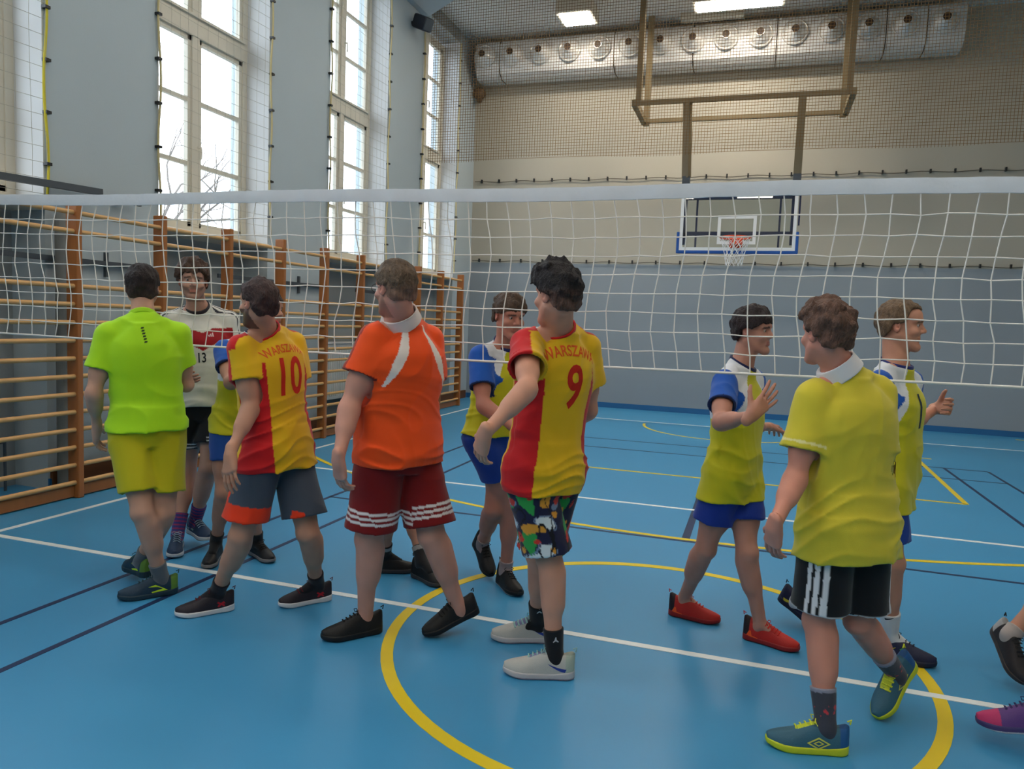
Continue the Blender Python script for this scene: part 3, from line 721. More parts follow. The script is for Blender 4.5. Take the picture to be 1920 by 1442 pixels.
def poly_bm(polys):
    bm = bmesh.new()
    for q in polys: bm.faces.new([bm.verts.new((x, y, 0)) for x, y in q])
    return bm

SHOE_CACHE = {}
def shoe_geo(style):
    if style in SHOE_CACHE: return SHOE_CACHE[style]
    high = 0.02 if style == 'high' else 0.0
    I = np.eye(3)
    def outline(y):   # half width along the length, rounded at heel and toe
        w = np.interp(y, [-0.08, -0.04, 0.0, 0.06, 0.12, 0.16, 0.21], [0.038, 0.037, 0.036, 0.042, 0.050, 0.048, 0.044])
        return w*np.sqrt(np.clip(1-np.clip((-y-0.040)/0.046, 0, 1)**2, 0.0004, 1))*np.sqrt(np.clip(1-np.clip((y-0.135)/0.075, 0, 1)**2, 0.0004, 1))
    def solef(X, Y, Z):
        w = outline(np.broadcast_to(Y, np.broadcast(X, Y, Z).shape)); cx = 0.006*np.sin(np.clip((Y+0.08)/0.28, 0, 1)*3.14)
        dx = np.maximum(np.maximum((np.abs(X-cx)/w-1)*np.maximum(w, 0.02)*0.9, Y-0.208), -0.084-Y)+0*Z
        zt = 0.030+0.010*np.clip((-Y-0.0)/0.08, 0, 1)+0.004*np.clip((Y-0.15)/0.05, 0, 1); zb = 0.0+0.012*np.clip((Y-0.13)/0.075, 0, 1)**1.6
        dz = np.maximum(Z-zt, zb-Z); a, b = dx+0.008, dz+0.008
        return np.minimum(np.maximum(a, b), 0)+np.sqrt(np.maximum(a, 0)**2+np.maximum(b, 0)**2)-0.008
    sole = [Prim(solef, (-0.06, -0.10, -0.01), (0.06, 0.22, 0.06))]
    def upf(X, Y, Z):
        Yb = np.broadcast_to(Y, np.broadcast(X, Y, Z).shape)
        w = outline(Yb)*0.94; cx = 0.006*np.sin(np.clip((Y+0.08)/0.28, 0, 1)*3.14)
        zt = np.interp(Yb, [-0.09, -0.07, -0.045, -0.01, 0.03, 0.07, 0.11, 0.15, 0.18, 0.205], [0.100, 0.110, 0.102, 0.106, 0.114, 0.096, 0.078, 0.066, 0.058, 0.048])+high*np.clip((0.05-Yb)/0.1, 0, 1)
        e = (np.abs((X-cx)/w)**2.2+np.abs(np.maximum(Z-0.012, 0)/(zt-0.012))**2.2)**(1/2.2)-1
        return np.maximum(np.maximum(e*0.034, 0.015-Z), np.maximum(Y-0.204, -0.082-Y))
    upper = [Prim(upf, (-0.06, -0.10, 0.0), (0.06, 0.22, 0.15)), rc((0, -0.020, 0.125+high), (0, -0.022, 0.17), 0.030, 0.046, 0.008, 'sub')]
    r = (sdfmesh(sole, 0.0035), sdfmesh(upper, 0.0035, smooth=1))
    lb = MB()
    for k in range(5):
        y = 0.035+0.017*k; z = np.interp(y, [0.03, 0.07, 0.11, 0.15], [0.114, 0.096, 0.078, 0.066])+0.001
        lb.tube([(-0.024, y-0.006, z-0.012), (-0.010, y, z), (0.010, y+0.004, z), (0.024, y-0.002, z-0.012)], 0.0022, 5)
        lb.tube([(0.024, y-0.006, z-0.012), (0.010, y, z+0.001), (-0.010, y+0.004, z+0.001), (-0.024, y-0.002, z-0.012)], 0.0022, 5)
    for q in (-1, 1): lb.tube([(0, 0.034, 0.114), (q*0.014, 0.040, 0.124), (q*0.030, 0.046, 0.116), (q*0.022, 0.044, 0.106), (0, 0.036, 0.114)], 0.0018, 5)
    lb.tube([(0, -0.074, 0.118+high), (0, -0.088, 0.126+high), (0, -0.084, 0.108+high)], 0.003, 5)
    me = bpy.data.meshes.new('laces'); lb.bm.to_mesh(me); lb.bm.free()
    SHOE_CACHE[style] = (r, me); return SHOE_CACHE[style]

def warp(P, seed): return P+0.06*np.stack([sn(P, 6, seed), sn(P, 5, seed+1), sn(P, 7, seed+2)], -1)

def build_person(key, J, O):
    s = J['h']/1.78; b = O.get('b', 1.0); bw = O.get('bw', b)
    P_, N_, H_ = [np.array(J[k]) for k in ('pelvis', 'neck', 'head')]
    R_ = nrm(J['right']); U_ = nrm(N_-P_); F_ = np.cross(U_, R_)
    Rp = nrm(J['pright']); T = np.linalg.norm(N_-P_)
    hf = nrm(J['hface']); up = np.array([0, 0, 1.0]); pit = math.radians(J.get('hpitch', 0)); hr = nrm(np.cross(hf, up))
    hu = nrm(up*math.cos(pit)-hf*math.sin(pit)); hf = nrm(hf*math.cos(pit)+up*math.sin(pit))
    Lm = {q: {k: np.array(v) for k, v in J[q].items()} for q in 'LR'}
    feet = [(Lm[q]['an']) for q in 'LR']; base = np.array([(feet[0][0]+feet[1][0])/2, (feet[0][1]+feet[1][1])/2, 0])
    root = thing('person', O['label'], 'person', base, O.get('group'))
    tp = lambda x, y, t: P_+R_*x+F_*y+U_*t
    k_ = T/0.57
    # ---- body
    B = []
    B.append(loft(P_, R_, F_, U_, [(-0.10*s, 0, 0, .135*s*b, .09*s*b, .10*s*b), (-0.03*s, 0, 0, .165*s*b, .10*s*b, .12*s*b), (.08*k_, 0, 0, .145*s*b, .105*s*b, .085*s*b),
        (.20*k_, 0, 0, .145*s*b, .105*s*b, .09*s*b), (.36*k_, 0, 0, .168*s*b, .115*s*b, .105*s*b), (.44*k_, 0, -.01, .145*s*b, .09*s*b, .09*s*b), (.52*k_, 0, -.01, .06*s, .055*s, .06*s)]))
    torso_p = B[0]; trap_p, delt_p, thigh_p = {}, {}, {}
    nk0 = N_-U_*0.05*s+F_*0.005; nk1 = H_-hf*0.022*s-hu*0.045*s; NA = nrm(nk1-nk0); B.append(rc(nk0, nk1, 0.062*s*b, 0.054*s*(0.5+0.5*b), 0.03))
    for q in 'LR':
        l = Lm[q]; sg = -1 if q == 'L' else 1
        B.append(rc(N_-U_*0.030*s+R_*sg*0.03, l['sh']-U_*0.004, 0.040*s*b, 0.044*s*b, 0.05, flat=(F_, 1.15)))
        B.append(rc(l['sh'], l['sh']+(l['el']-l['sh'])*0.25, 0.054*s*b, 0.050*s*b, 0.04))
        trap_p[q], delt_p[q] = B[-2], B[-1]; ad = l['el']-l['sh']; fd = l['wr']-l['el']; hd = nrm(l['hd']); th = nrm(l['th']); n = np.cross(hd, th)*(1 if q == 'L' else -1)
        B.append(rc(l['sh']+ad*0.15, l['el'], 0.047*s*b, 0.037*s*b, 0.03)); B.append(rc(l['sh']+ad*0.35, l['sh']+ad*0.65, 0.046*s*b, 0.044*s*b, 0.03))
        B.append(rc(l['el'], l['wr'], 0.037*s*b, 0.0245*s*(0.5+0.5*b), 0.02, flat=(n, 1.12))); B.append(rc(l['el']+fd*0.12, l['el']+fd*0.40, 0.041*s*b, 0.036*s*b, 0.03))
        B += hand_prims(l['wr'], hd, th, n, s*(0.93+0.07*b), O.get('curl'+q, 0.42), O.get('spread'+q, 0.3), sg)
        kd = nrm(np.array([l['fd'][0], l['fd'][1], 0]) if abs(l['fd'][0])+abs(l['fd'][1]) > 0.1 else F_)
        td = l['kn']-l['hip']; sd = l['an']-l['kn']
        B.append(rc(l['hip'], l['kn'], 0.092*s*b, 0.054*s*b, 0.04)); B.append(rc(l['hip']+td*0.15+kd*0.01, l['hip']+td*0.6+kd*0.012, 0.088*s*b, 0.068*s*b, 0.04))
        B.append(rc(l['kn'], l['an'], 0.050*s*b, 0.034*s*(0.6+0.4*b), 0.02)); B.append(rc(l['kn']+sd*0.16-kd*0.018*s, l['kn']+sd*0.46-kd*0.012*s, 0.049*s*b, 0.042*s*b, 0.045))
        thigh_p[q] = B[-4:-2]
        B.append(ell(l['kn']+kd*0.022*s, (0.034*s*b,)*3, None, 0.03)); B.append(rc(l['an'], l['an']+nrm(l['fd'])*0.09-nrm(np.cross(nrm(np.cross(l['fd'], up)), l['fd']))*0.05, 0.031*s, 0.020*s, 0.015))
        B.append(ell(l['an']-kd*0.012+np.array([0, 0, -0.03]), (0.030*s,)*3, None, 0.02))
        l['kd'] = kd; l['n'] = n; l['up_arm'] = nrm(ad); l['adl'] = np.linalg.norm(ad)
    HP = head_prims(H_, hr, hf, hu, s)
    B += HP
    lo = np.min([p.lo for p in B if p.op == 'add'], 0)-0.03; hi = np.max([p.hi for p in B if p.op == 'add'], 0)+0.03
    V, F = sdfmesh(B, 0.0085, lo, hi, smooth=1)
    boxes = [(H_-0.155*s, H_+0.155*s, 0.0042)]
    for q in 'LR':
        c = Lm[q]['wr']+nrm(Lm[q]['hd'])*0.085*s; boxes.append((c-0.125*s, c+0.125*s, 0.0032))
    ctr = V[F].mean(1); keep = np.ones(len(F), bool)
    Vs, Fs = [], []; 
    for (a, c, h) in boxes: keep &= ~np.all((ctr > a+0.012) & (ctr < c-0.012), axis=1)
    Vs.append(V); Fs.append(F[keep]); o = len(V)
    for (a, c, h) in boxes:
        v, f = sdfmesh(B, h, a, c, smooth=0); Vs.append(v); Fs.append(f+o); o += len(v)
    V = np.concatenate(Vs); F = np.concatenate(Fs)
    used = np.zeros(len(V), bool); used[F.ravel()] = True; mp = np.cumsum(used)-1; V = V[used]; F = mp[F]
    sk = np.array(rgb(*O.get('skin', (196, 148, 126)))); C = np.tile(sk, (len(V), 1))
    hl = (V-H_)@np.stack([hr, hf, hu]).T/s
    C *= (1+0.05*sn(V, 40, 1))[:, None]
    inh = np.all(np.abs(hl) < 0.14, axis=1)
    red = np.array(rgb(168, 96, 84)); brow = np.array(rgb(*O.get('hair', (60, 44, 36))))
    def mixc(m, col, a=1.0): C[m] = C[m]*(1-a)+col*a
    mixc(inh & (np.abs(hl[:, 0]) < 0.021) & (np.abs(hl[:, 2]+0.059) < 0.011) & (hl[:, 1] > 0.078), red, 0.7)
    mixc(inh & (np.abs(np.abs(hl[:, 0])-0.032) < 0.019) & (np.abs(hl[:, 2]-0.0275+0.004*np.abs(hl[:, 0])/0.03) < 0.005) & (hl[:, 1] > 0.06), brow, 0.8)
    mixc(inh & (np.abs(hl[:, 0]) > 0.072) & (np.abs(hl[:, 1]+0.01) < 0.03) & (np.abs(hl[:, 2]) < 0.035), np.array(rgb(190, 116, 100)), 0.45)
    bd = O.get('beard', 0)
    if bd:
        jaw = inh & (hl[:, 2] < -0.028-0.4*np.maximum(0, hl[:, 1]-0.06)) & (hl[:, 1] > -0.015) & (hl[:, 2] > -0.125)
        lip = (np.abs(hl[:, 0]) < 0.021) & (np.abs(hl[:, 2]+0.059) < 0.010)
        mixc(jaw & ~lip, brow, bd)
    body = bpy.data.objects.new('body', npmesh('body', V, F, base, C)); COL.objects.link(body); body.data.materials.append(m_skin); body.parent = root
    if O.get('eyes', True): eyes(key, H_, hr, hf, hu, s, body, base)
    # ---- hair
    hs = O.get('hs', {}); tt, ts, mess, qf = hs.get('top', .022), hs.get('side', .006)+.003, hs.get('mess', .004), hs.get('quiff', 0)
    hair = []
    g = lambda x, y, z: H_+(hr*x+hf*y+hu*z)*s
    M = [hr, hf, hu]
    hair.append(ell(g(0, -0.012, 0.032), [(0.0745+ts)*s, (0.0945+ts)*s, (0.082+ts)*s], M))
    hair.append(ell(g(0, -0.004+0.02*qf, 0.052), [(0.070+tt*0.55)*s, (0.085+tt*0.55)*s, (0.066+tt)*s], M, 0.02))
    hair.append(rc(g(-0.03, -0.05, -0.03), g(0.03, -0.05, -0.03), (0.045+ts*0.6)*s, (0.045+ts*0.6)*s, 0.02))
    if qf: hair.append(rc(g(-0.035, 0.062, 0.098), g(0.03, 0.066, 0.10), 0.022*qf*s, 0.020*qf*s, 0.03))
    fr = hs.get('fringe', 0.062); nape = hs.get('nape', -0.062); bald = hs.get('recede', 0)
    def hline(X, Y, Z):
        x, y, z = [((X-H_[0])*a[0]+(Y-H_[1])*a[1]+(Z-H_[2])*a[2])/s for a in (hr, hf, hu)]
        sh = y.shape; yy = y.ravel(); xx = np.abs(x).ravel()
        zl = np.interp(yy, [-0.12, -0.06, -0.034, -0.028, 0.012, 0.030, 0.048, 0.075, 0.12], [nape, nape, -0.03, 0.012, 0.018, 0.020, fr*0.7, fr, fr])
        zl = zl+bald*np.clip((xx-0.015)/0.04, 0, 1)*np.clip((yy-0.02)/0.03, 0, 1)
        return ((zl.reshape(sh)-z)*s)
    hair.append(cut(hline, 0, 0))
    def hn(X, Y, Z):
        Q = np.stack(np.broadcast_arrays(X, Y, Z), -1); zz = ((Q-H_)@hu)/s; return np.minimum(mess*(sn(Q, 55, 3)+0.7*sn(Q, 110, 1, (1, 1, .5)))*np.clip(1+zz*6, .3, 1)+0.0012*sn(Q, 260, 2), ts*.35)+0.017*np.clip((-zz+.005)/.08, 0, 1)
    hair.append(Prim(hn, 0, 0, 0, 'disp'))
    V, F = sdfmesh(hair, 0.0042)
    hc = np.array(rgb(*O.get('hair', (60, 44, 36)))); hlv = (V-H_)@np.stack([hr, hf, hu]).T/s
    fade = np.clip((0.03-hlv[:, 2])/0.07, 0, 1)[:, None]*hs.get('fade', 0.0); C = hc*(1-fade)+(hc*0.5+sk*0.4)*fade
    C = C*(1+0.25*sn(V, 160, 4, (1, 1, .4)))[:, None]
    ho = bpy.data.objects.new('hair', npmesh('hair', V, F, base, np.clip(C, 0, 1))); COL.objects.link(ho); ho.data.materials.append(m_hair); ho.parent = root
    if O.get('glasses'):
        gm = mat('glasses_frame', rgb(30, 30, 34), 0.3, 0.5, 0)
        mb = MB()
        for q in (-1, 1):
            c = g(q*0.033, 0.100, 0.004); mb.tube([Vector(c)+Vector((hr*math.cos(a)*0.025+hu*math.sin(a)*0.020)*s) for a in np.linspace(0, 2*math.pi, 17)[:-1]], 0.0018, 5, closed=True)
            mb.tube([g(q*0.058, 0.098, 0.008), g(q*0.080, 0.05, 0.008), g(q*0.086, -0.005, 0.006)], 0.0018, 5)
        mb.tube([g(-0.009, 0.104, 0.008), g(0.009, 0.104, 0.008)], 0.0018, 5); mb.build('glasses', gm, root, smooth=True)
    # ---- shorts: shapes first, the shirt hangs over an inflated copy of them
    Q = O['shorts']; flr = Q.get('flare', .012); Fp = np.cross(up, Rp); se = {}; hemv = O['shirt'].get('hem', .05)
    for q in 'LR':
        l = Lm[q]; d = nrm(l['kn']-l['hip']); se[q] = (l['hip']+d*np.linalg.norm(l['kn']-l['hip'])*Q.get('len', .7), d)
    def shorts_prims(inf, k1):
        Sp = [loft(P_, Rp, Fp, up, [(-.12*s, 0, 0, .13*s*bw+inf, .10*s*bw+inf, .11*s*bw+inf), (-.03*s, 0, 0, .160*s*bw+inf, .108*s*bw+inf, .128*s*bw+inf), (.05*s, 0, 0, .150*s*bw+inf, .105*s*bw+inf, .108*s*bw+inf), (.10*s, 0, 0, .140*s*bw+inf, .10*s*bw+inf, .095*s*bw+inf)], hi_t=.09*s)]
        if inf == 0: Sp.append(puff(torso_p, 0.014, lambda X, Y, Z: (Z-P_[2]-.09*s)+0*X+0*Y, 0.01))
        for q in 'LR':
            l = Lm[q]; e, d = se[q]; tl = np.linalg.norm(l['kn']-l['hip']); fr_ = Q.get('len', .7); r0 = .088*s*bw+inf; r1 = (.082+flr)*s*bw+inf; pn = nrm(d*0.7-up*0.3)
            def lg(X, Y, Z, a=l['hip'], d=d, L=tl*fr_, r0=r0, r1=r1, e=e, pn=pn):
                x, y, z = X-a[0], Y-a[1], Z-a[2]; t = x*d[0]+y*d[1]+z*d[2]; tc = np.clip(t/L, 0, 1.2)
                rad = np.sqrt(np.maximum((x-t*d[0])**2+(y-t*d[1])**2+(z-t*d[2])**2, 0)); return np.maximum(np.maximum(rad-(r0+(r1-r0)*tc), (X-e[0])*pn[0]+(Y-e[1])*pn[1]+(Z-e[2])*pn[2]), -t-0.04)
            if inf == 0:
                cl = lambda X, Y, Z, e=e, pn=pn: (X-e[0])*pn[0]+(Y-e[1])*pn[1]+(Z-e[2])*pn[2]
                for tp_ in thigh_p[q]: Sp.append(puff(tp_, 0.013, cl, 0.01))
            Sp.append(Prim(lg, np.minimum(l['hip'], e)-0.15, np.maximum(l['hip'], e)+0.15, k1))
        return Sp
    # ---- shirt
    S = O['shirt']; hem = -S.get('hem', .05); w = S.get('w', 1.0)*s*bw; bel = S.get('belly', 0)
    fl = S.get('flare', 0.0)
    st = [(hem, 0, 0, (.185+fl)*w, (.135+fl*.6)*w, (.145+fl*.6)*w), (hem*0.4+.03, 0, 0, .182*w, (.135+bel*.7)*w, .138*w), (.14*k_, 0, 0, .176*w, (.135+bel)*w, .118*w), (.25*k_, 0, 0, .180*w, (.138+bel*.6)*w, .125*w),
          (.35*k_, 0, -.004, .184*w, .138*w, .132*w), (.42*k_, 0, -.012, .165*w, .118*w, .120*w), (.48*k_, 0, -.016, .115*w, .088*w, .092*w), (.53*k_, 0, -.016, .070*s, .066*s, .070*s)]
    Sh = [loft(P_, R_, F_, U_, st, n=2.3, lo_t=hem)]
    for p in shorts_prims(0.014, 0.03): p.k = 0.03; Sh.append(p)
    Sh.append(puff(torso_p, 0.016))
    for q in 'LR': Sh += [puff(tp_, 0.019) for tp_ in thigh_p[q]]
    hp = P_+U_*hem; hn_ = nrm(U_*0.5+up*0.5); Sh.append(cut(lambda X, Y, Z: -((X-hp[0])*hn_[0]+(Y-hp[1])*hn_[1]+(Z-hp[2])*hn_[2]), 0, 0))
    ends = {}
    for q in 'LR':
        l = Lm[q]; sg = -1 if q == 'L' else 1; ad = l['up_arm']; fr_ = S.get('sleeve', .62); e = l['sh']+ad*l['adl']*fr_; ends[q] = e
        r0 = .056*s*b; r1 = S.get('sr', .070)*s*b
        Sh.append(rc(N_-U_*0.032*s+R_*sg*0.035, l['sh']+R_*sg*-.005-U_*0.004, 0.044*s*b, 0.050*s*b, 0.04, flat=(F_, 1.1)))
        tot = np.linalg.norm(e-l['sh'])
        slc_ = lambda X, Y, Z, e=e, d=ad: (X-e[0])*d[0]+(Y-e[1])*d[1]+(Z-e[2])*d[2]
        Sh.append(puff(trap_p[q], 0.008, None, 0.045)); Sh.append(puff(delt_p[q], 0.008, slc_))
        def sl(X, Y, Z, a=l['sh'], d=ad, L=tot, r0=r0, r1=r1, F0=F_):
            x, y, z = X-a[0], Y-a[1], Z-a[2]; t = x*d[0]+y*d[1]+z*d[2]; tc = np.clip(t/L, 0, 1.2); tm = np.maximum(t, 0)
            rad = np.sqrt(np.maximum((x-tm*d[0])**2+(y-tm*d[1])**2+(z-tm*d[2])**2, 0)); return np.maximum(rad-(r0+(r1-r0)*tc), t-L)
        Sh.append(Prim(sl, np.minimum(l['sh'], e)-0.12, np.maximum(l['sh'], e)+0.12, 0.03))
    amp = S.get('wr', 0.006); sd = O.get('seed', 1)
    def folds(X, Y, Z):
        Q = np.stack([X, Y, Z], -1); L = (Q-P_)@np.stack([R_, F_, U_]).T; t = L[..., 2]/k_
        Wp = warp(L, sd)
        low = np.clip((0.30-t)/0.25, 0, 1); hi_ = np.clip((t-0.25)/0.15, 0, 1)
        a = 1-np.abs(sn(Wp, 11, sd, (.7, .7, 2.6))); c = 1-np.abs(sn(Wp, 13, sd+1, (1.6, 1.0, .55))); e = sn(Wp, 26, sd+2, (1, 1, 1.3))
        return -(amp*(0.35+1.1*low)*np.clip(a, 0, 1)**2.2+amp*0.9*(0.4+hi_*.5)*np.clip(c, 0, 1)**2.5+0.0012*e)+amp*0.5
    Sh.append(Prim(folds, 0, 0, 0, 'disp'))
    # openings: hem, cuffs, neck
    for q in 'LR':
        ad = Lm[q]['up_arm']; Sh.append(rc(ends[q]-ad*0.015, ends[q]+ad*0.08, S.get('sr', .070)*s*b-.016, S.get('sr', .070)*s*b-.014, op='sub'))
    Sh.append(rc(nk0+NA*0.02*s, nk0+NA*0.085*s, 0.073*s*b, 0.064*s*b, 0.035)); ct = nrm(NA+F_*0.42); cp_ = nk0+NA*0.052*s
    def neckcut(X, Y, Z):
        x, y, z = X-cp_[0], Y-cp_[1], Z-cp_[2]; al = x*NA[0]+y*NA[1]+z*NA[2]
        rr_ = np.sqrt(np.maximum(x*x+y*y+z*z-al*al, 0)); return np.minimum(x*ct[0]+y*ct[1]+z*ct[2], 0.10*s-rr_)
    Sh.append(cut(neckcut, 0, 0)); Sh.append(rc(nk0+NA*0.052*s, nk0+NA*0.16, 0.058*s*b, 0.062*s*b, op='sub'))
    V, F = sdfmesh(Sh, 0.0062, smooth=1)
    L = (V-P_)@np.stack([R_, F_, U_]).T; L[:, 2] /= k_
    info = dict(x=L[:, 0]/s, y=L[:, 1]/s, t=L[:, 2], xr=L[:, 0], V=V)
    arm = np.zeros(len(V)); af = np.zeros(len(V)); au = np.zeros(len(V))
    for q in 'LR':
        l = Lm[q]; sg = -1 if q == 'L' else 1; d = l['up_arm']; X = V-l['sh']; t = X@d; rad = X-t[:, None]*d; rl = np.linalg.norm(rad, axis=1)+1e-6
        ee = (np.abs(L[:, 0]/(np.interp(L[:, 2], [0, .35, .42, .48, .53], [.18, .184, .165, .115, .06])*w))**2.3+np.abs(L[:, 1]/(.135*w))**2.3)**(1/2.3)
        onside = (L[:, 0]*sg > 0) & (t > -0.05) & (rl < 0.125*s*b) & (ee > 1.05) & (L[:, 2] > 0.17)
        m = onside & (t > 0.01); arm[onside] = t[onside]/(l['adl']*S.get('sleeve', .62)); af[onside] = (rad@nrm(F_*.8+U_*.6))[onside]/rl[onside]; au[onside] = (rad@(R_*sg))[onside]/rl[onside]
        arm[~onside & (L[:, 0]*sg > 0)] = -1
    info['arm'], info['af'], info['au'] = arm, af, au
    C = S['col'](info)
    sh = bpy.data.objects.new('shirt', npmesh('shirt', V, F, base, C)); COL.objects.link(sh); sh.data.materials.append(m_cloth); sh.parent = root
    bvh = BVHTree.FromPolygons([tuple(v) for v in V], [tuple(f) for f in F.tolist()])
    def hitter(x0, t0, back=True, a=0.0, off=0.0015):
        ca, sa = math.cos(a), math.sin(a); D = (F_ if back else -F_)*ca+R_*sa; RR = (R_*ca-(F_ if back else -F_)*sa)
        sx = 1 if back else -1
        def hit(u, v):
            o = P_+RR*(x0+u*sx)+U_*(t0*k_+v)-D*0.6
            h = bvh.ray_cast(Vector(o), Vector(D), 1.0)
            if h[0] is None: return None
            return h[0]-Vector(D)*off
        return hit
    for (nm, bm2, x0, t0, back, col) in (S['prints']() if 'prints' in S else []):
        decal_mesh(nm, bm2, hitter(x0, t0, back), colmat(col), sh, base)
    # collar
    cc = S.get('collar')
    if cc:
        a0 = nk0+NA*0.03*s; a1 = nk0+NA*0.125*s; r_in = 0.0645*s*b
        if cc[1] == 'polo':
            a0 = nk0+NA*0.015*s; Cp = [rc(a0, a1, r_in+.034, r_in+.003)]; Cp.append(rc(a0-NA*0.02, a1+NA*0.03, r_in, r_in-.003, op='sub')); tilt = nrm(NA*1.0+F_*0.35); c1 = nk0+NA*0.108*s; c2 = nk0+NA*0.036*s
        else:
            Cp = [rc(a0, a1, r_in+.012, r_in+.004)]; Cp.append(rc(a0-NA*0.02, a1+NA*0.03, r_in-.001, r_in-.003, op='sub')); tilt = nrm(NA+F_*0.38); c1 = nk0+NA*0.062*s; c2 = nk0+NA*0.034*s
        Cp.append(cut(lambda X, Y, Z: np.maximum((X-c1[0])*tilt[0]+(Y-c1[1])*tilt[1]+(Z-c1[2])*tilt[2], -((X-c2[0])*tilt[0]+(Y-c2[1])*tilt[1]+(Z-c2[2])*tilt[2])), 0, 0))
        v, f = sdfmesh(Cp, 0.0035)
        co = bpy.data.objects.new('collar', npmesh('collar', v, f, base, np.tile(np.array(rgb(*cc[0])), (len(v), 1)))); COL.objects.link(co); co.data.materials.append(m_cloth); co.parent = sh
    # ---- shorts mesh
    Sp = shorts_prims(0.0, 0.03); tc_ = P_+up*(.04*s-max(hemv-.05, 0)*0)
    def folds2(X, Y, Z):
        Qv = np.stack([X, Y, Z], -1)-P_; Wp = warp(Qv, sd+3)
        return -(0.005*np.clip(1-np.abs(sn(Wp, 12, sd+2, (1.3, 1.3, .7))), 0, 1)**2+0.001*sn(Wp, 30, sd))+0.002
    Sp.append(Prim(folds2, 0, 0, 0, 'disp'))
    for q in 'LR':
        e, d = se[q]; r1 = (.082+flr)*s*bw; Sp.append(rc(e-d*0.03, e+d*0.12, r1-.018, r1-.016, op='sub'))
    V, F = sdfmesh(Sp, 0.0066, smooth=1)
    X = V-P_; inf = dict(V=V, P=P_, s=s)
    q_ = np.where((X@Rp) < 0, 0, 1); tl_ = np.zeros(len(V)); sf = np.zeros(len(V)); ff = np.zeros(len(V))
    for i, q in enumerate('LR'):
        l = Lm[q]; e, d = se[q]; a = V-e; t = a@d; rad = a-t[:, None]*d; rl = np.linalg.norm(rad, axis=1)+1e-6; m = q_ == i; pn = nrm(d*0.7-up*0.3)
        tl_[m] = -(a@pn)[m]; sf[m] = ((rad@Rp)/rl*(-1 if q == 'L' else 1))[m]; ff[m] = ((rad@Fp)/rl)[m]
    inf.update(up=tl_, side=sf, front=ff, z=X[:, 2], leg=q_)
    C = Q['col'](inf)
    so = bpy.data.objects.new('shorts', npmesh('shorts', V, F, base, C)); COL.objects.link(so); so.data.materials.append(m_cloth); so.parent = root
    # ---- socks and shoes
    K = O['shoe']
    for q in 'LR':
        l = Lm[q]; sd_ = l['kn']-l['an']; L_ = np.linalg.norm(sd_); d = sd_/L_; hs_ = O.get('sock', (30, 30, 34)); hgt = O.get('sockh', .10)
        ra = (.034*s*(0.6+0.4*b))+.0035; rb = ra+(.050*s*b-.034*s)*hgt/L_*1.15+.004
        if hgt > 0:
            Sk = [rc(l['an']-d*0.01, l['an']+d*hgt, ra, rb, 0.0), ell(l['an']-l['kd']*0.012+np.array([0, 0, -0.03]), (0.033*s,)*3, None, 0.02), rc(l['an'], l['an']+nrm(l['fd'])*0.09-nrm(np.cross(nrm(np.cross(l['fd'], up)), l['fd']))*0.05, .036*s, .026*s, 0.015)]
            c0 = l['an']+d*(hgt-0.01)
            Sk.append(cut(lambda X, Y, Z: (X-c0[0])*d[0]+(Y-c0[1])*d[1]+(Z-c0[2])*d[2], 0, 0))
            v, f = sdfmesh(Sk, 0.0045); t = (v-l['an'])@d
            C = np.tile(np.array(rgb(*hs_)), (len(v), 1))
            if 'sockc' in O: C = O['sockc'](C, t, v, hgt)
            sk_ = bpy.data.objects.new('sock', npmesh('sock', v, f, base, C)); COL.objects.link(sk_); sk_.data.materials.append(m_cloth); sk_.parent = root
            if 'sockmark' in O:
                bv = BVHTree.FromPolygons([tuple(a) for a in v], [tuple(a) for a in f.tolist()]); lx = nrm(np.cross(l['fd'], up)); ly = nrm(np.cross(up, lx))
                for side in (-1, 1):
                    def hit(u, w_, side=side):
                        o = l['an']+ly*u*(-1 if side < 0 else 1)+up*w_+lx*0.2*side; h = bv.ray_cast(Vector(o), Vector(-lx*side), 0.3)
                        return None if h[0] is None else h[0]+Vector(lx*side*0.0012)
                    decal_mesh('sock_mark', poly_bm(O['sockmark'][0]), hit, colmat(O['sockmark'][1], 'mark'), sk_, base)
        # shoe
        (sole, upr), lm = shoe_geo(K.get('style', 'low'))
        y = nrm(l['fd']); x = nrm(np.cross(y, up)); z = np.cross(x, y); lift = l['an'][2] >= 0.125
        sc = s*K.get('size', 1.0)*1.03
        oz = l['an']-z*(0.085*sc if lift else l['an'][2])
        low = min((oz+y*yy*sc)[2] for yy in (-0.08, 0.20))
        if low < 0.0: oz = oz-np.array([0, 0, low])
        mir = -1 if q == 'L' else 1
        Mx = Matrix(((x[0]*sc*mir, y[0]*sc, z[0]*sc, oz[0]-base[0]), (x[1]*sc*mir, y[1]*sc, z[1]*sc, oz[1]-base[1]), (x[2]*sc*mir, y[2]*sc, z[2]*sc, oz[2]-base[2]), (0, 0, 0, 1)))
        k2 = (key, q == 'x')
        if (key, 'up') not in SHOE_CACHE:
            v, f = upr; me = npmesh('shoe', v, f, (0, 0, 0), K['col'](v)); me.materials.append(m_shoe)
            v2, f2 = sole; me2 = npmesh('sole', v2, f2, (0, 0, 0), K['solec'](v2)); me2.materials.append(m_shoe)
            me3 = lm.copy(); me3.materials.append(colmat(K.get('lace', (40, 40, 40)), 'lace')); SHOE_CACHE[(key, 'up')] = (me, me2, me3)
        me, me2, me3 = SHOE_CACHE[(key, 'up')]
        so_ = bpy.data.objects.new('shoe', me); COL.objects.link(so_); so_.parent = root; so_.matrix_local = Mx
        for nm, mm in (('sole', me2), ('laces', me3)):
            c = bpy.data.objects.new(nm, mm); COL.objects.link(c); c.parent = so_
